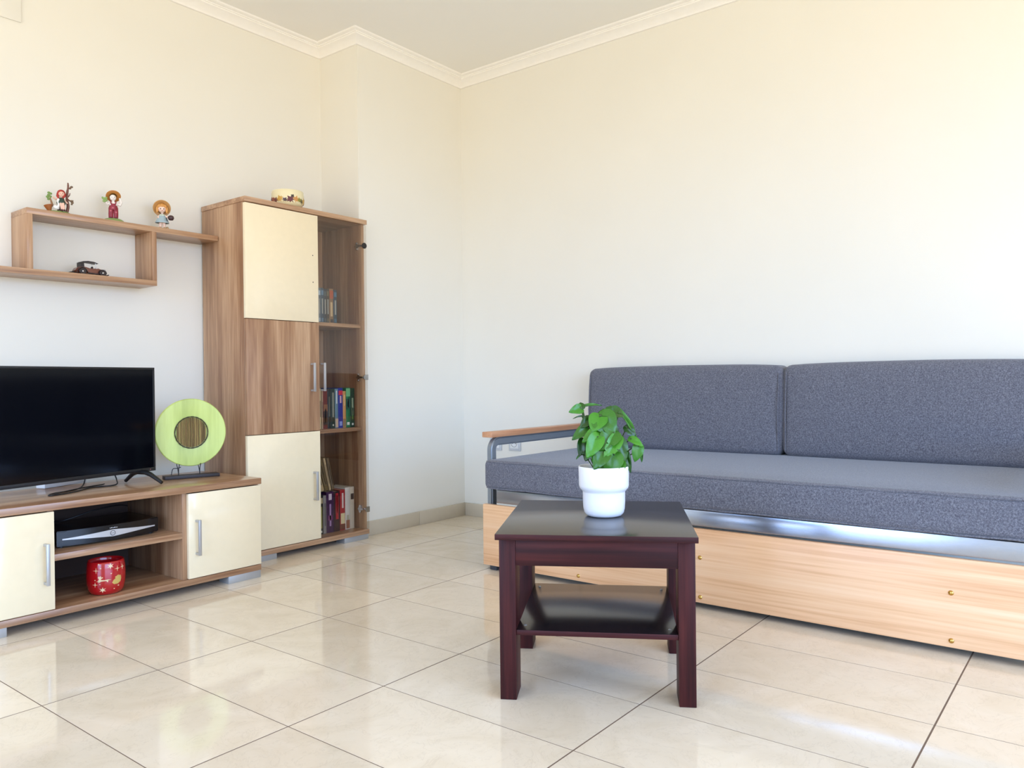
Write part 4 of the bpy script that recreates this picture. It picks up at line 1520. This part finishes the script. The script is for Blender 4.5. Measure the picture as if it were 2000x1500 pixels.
def leaf_mesh(kind):
    """heart-shaped leaf of unit length: base at the origin, tip along +y, upper face +z; kind 1 and 2 have slits"""
    b = bmesh.new()
    nv_ = 29
    rows = []
    us = (-1, -.66, -.33, 0, .33, .66, 1)
    for k in range(nv_):
        t = k / (nv_ - 1)
        w = (math.sin(PI * min(1, t ** .58)) ** .72) * .46 if 0 < t < 1 else 0.0
        row = []
        for u in us:
            ww = w
            if kind and abs(u) > .5:
                sl = (math.sin(t * PI * (5.0 + 2 * kind) + (0.6 if u > 0 else 1.5)) > .88) and .3 < t < .8
                if sl:
                    ww = w * (.62 if abs(u) > .9 else .84)
            lobe = -.16 * (u * u) * max(0, 1 - t * 3.2) if t < .32 else 0
            yy = t + lobe - .05
            zz = .34 * abs(u) ** 1.2 * w - .26 * (t - .12) ** 2 + .015 * math.sin(u * 5 + t * 11)
            zz -= .06 * (abs(u) ** 3)
            row.append(b.verts.new((u * ww, yy, zz)))
        rows.append(row)
    for r0, r1 in zip(rows[:-1], rows[1:]):
        for i in range(len(us) - 1):
            b.faces.new((r0[i], r0[i + 1], r1[i + 1], r1[i]))
    bmesh.ops.remove_doubles(b, verts=b.verts, dist=1e-5)
    bmesh.ops.dissolve_degenerate(b, edges=b.edges, dist=1e-5)
    # thickness
    ex = bmesh.ops.extrude_face_region(b, geom=list(b.faces))
    bmesh.ops.translate(b, vec=(0, 0, -.012), verts=[v for v in ex['geom'] if isinstance(v, bmesh.types.BMVert)])
    finish(b, 60)
    me = bpy.data.meshes.new('leaf')
    b.to_mesh(me)
    b.free()
    me.materials.append(M_LEAF)
    return me


LEAF = [leaf_mesh(k) for k in range(3)]
SCL = 1 / 702.0


def PX(px_, py_, yd):
    return Vector(((px_ - 1177) * SCL * (1 + yd / 2.166), yd, (.806 - (py_ - 741) * SCL * (1 + yd / 2.166)) - .4264))


# base px, tip px of a sketch of the plant's spread, depth of base and tip, width factor, kind, upward tilt of the face
leaves = [
    ((1134.0, 797.9), (1111.2, 802.2), 0.0, -0.02, 0.82, 0, 0.3),
    ((1135.4, 797.3), (1133.4, 783.9), 0.0, 0.01, 1.07, 0, 0.1),
    ((1137.5, 795.5), (1173.3, 785.6), 0.01, 0.0, 0.22, 0, 1.2),
    ((1206.8, 808.1), (1161.6, 803.7), -0.015, -0.035, 0.66, 1, 1.0),
    ((1169.5, 813.0), (1193.7, 847.4), -0.03, -0.062, 1.13, 0, 0.55),
    ((1168.3, 814.2), (1150.0, 840.1), -0.032, -0.058, 1.10, 0, 0.5),
    ((1150.0, 818.3), (1129.3, 833.4), -0.02, -0.04, 0.77, 0, 0.5),
    ((1135.4, 813.6), (1117.1, 814.2), -0.01, -0.02, 0.24, 0, 1.0),
    ((1147.1, 836.3), (1112.4, 853.8), -0.025, -0.05, 0.64, 0, 0.5),
    ((1170.4, 842.2), (1131.0, 857.6), -0.04, -0.066, 0.69, 0, 0.7),
    ((1193.7, 846.2), (1161.9, 876.6), -0.048, -0.076, 0.87, 1, 0.5),
    ((1161.6, 853.8), (1138.3, 892.6), -0.058, -0.086, 0.71, 0, 0.35),
    ((1199.5, 856.2), (1173.3, 896.9), -0.05, -0.082, 0.60, 2, 0.45),
    ((1134.0, 860.5), (1127.0, 891.1), -0.03, -0.045, 0.63, 0, 0.3),
    ((1174.8, 883.8), (1150.9, 914.4), -0.06, -0.08, 0.85, 0, 0.4),
    ((1193.7, 888.2), (1181.2, 928.4), -0.05, -0.062, 1.05, 0, 0.3),
    ((1202.4, 860.5), (1218.5, 907.1), -0.03, -0.048, 0.63, 1, 0.35),
    ((1217.0, 882.4), (1227.8, 925.5), -0.02, -0.035, 0.37, 0, 0.3),
    ((1205.3, 803.7), (1251.7, 857.6), 0.0, -0.015, 0.18, 0, 0.8),
    ((1221.4, 836.3), (1240.6, 855.6), -0.005, -0.015, 0.68, 1, 0.5),
    ((1228.7, 858.5), (1252.8, 870.1), -0.015, -0.035, 0.61, 0, 0.9),
    ((1244.1, 871.9), (1238.3, 903.9), -0.012, -0.02, 0.78, 0, 0.2),
    ((1250.5, 885.3), (1251.1, 905.7), -0.008, -0.008, 0.34, 0, 0.2),
    ((1129.3, 888.2), (1120.6, 897.5), -0.02, -0.02, 0.35, 0, 0.3),
    ((1202.4, 902.8), (1200.4, 929.6), -0.035, -0.05, 1.18, 0, 0.2),
    ((1209.7, 896.9), (1224.3, 917.3), -0.01, -0.02, 0.88, 1, 0.3),
    ((1163.1, 888.2), (1171.8, 923.2), -0.03, -0.045, 0.79, 0, 0.2),
    ((1186.4, 829.9), (1209.7, 856.2), 0.01, 0.0, 0.81, 0, 0.4),
    ((1160.2, 847.4), (1145.6, 876.6), 0.01, 0.005, 1.07, 0, 0.3),
    ((1180.6, 870.7), (1192.2, 905.7), 0.0, -0.01, 1.03, 0, 0.2),
    ((1151.4, 876.6), (1139.8, 899.9), 0.0, -0.01, 0.97, 0, 0.3),
    ((1201.0, 876.6), (1209.7, 911.5), 0.01, 0.0, 0.79, 1, 0.2),
]
random.seed(11)
for i, (pb, pt, yb_, yt_, wf, kd, up_) in enumerate(leaves):
    P0, P1 = PX(*pb, yb_), PX(*pt, yt_)
    t = (P1 - P0)
    L = t.length * 1.03
    t.normalize()
    nrm = Vector((random.uniform(-.25, .25), -1.0, up_))
    nrm = (nrm - t * nrm.dot(t)).normalized()
    s = t.cross(nrm).normalized()
    o = bpy.data.objects.new('leaf', LEAF[kd])
    COL.objects.link(o)
    o.parent = plant
    m3 = Matrix((s * L * wf * 1.02, t * L, nrm * L)).transposed()
    o.matrix_local = Matrix.Translation(P0) @ m3.to_4x4()
    # stalk from the soil to the leaf
    b = bmesh.new()
    root = Vector((P0.x * .18 + random.uniform(-.012, .012), random.uniform(-.01, .012), .103))
    midp = root.lerp(P0, .55) + Vector((P0.x * .10, .012, .022))
    tube(b, curve_pts([root, midp, P0, P0 + t * L * .05], 5), [.0017] * 15 + [.0010], 6)
    obj('stem', b, M_STEM, plant, world=False, smooth=80)

# internal helper values are not part of the scene description
for o in bpy.data.objects:
    if '_o' in o:
        del o['_o']
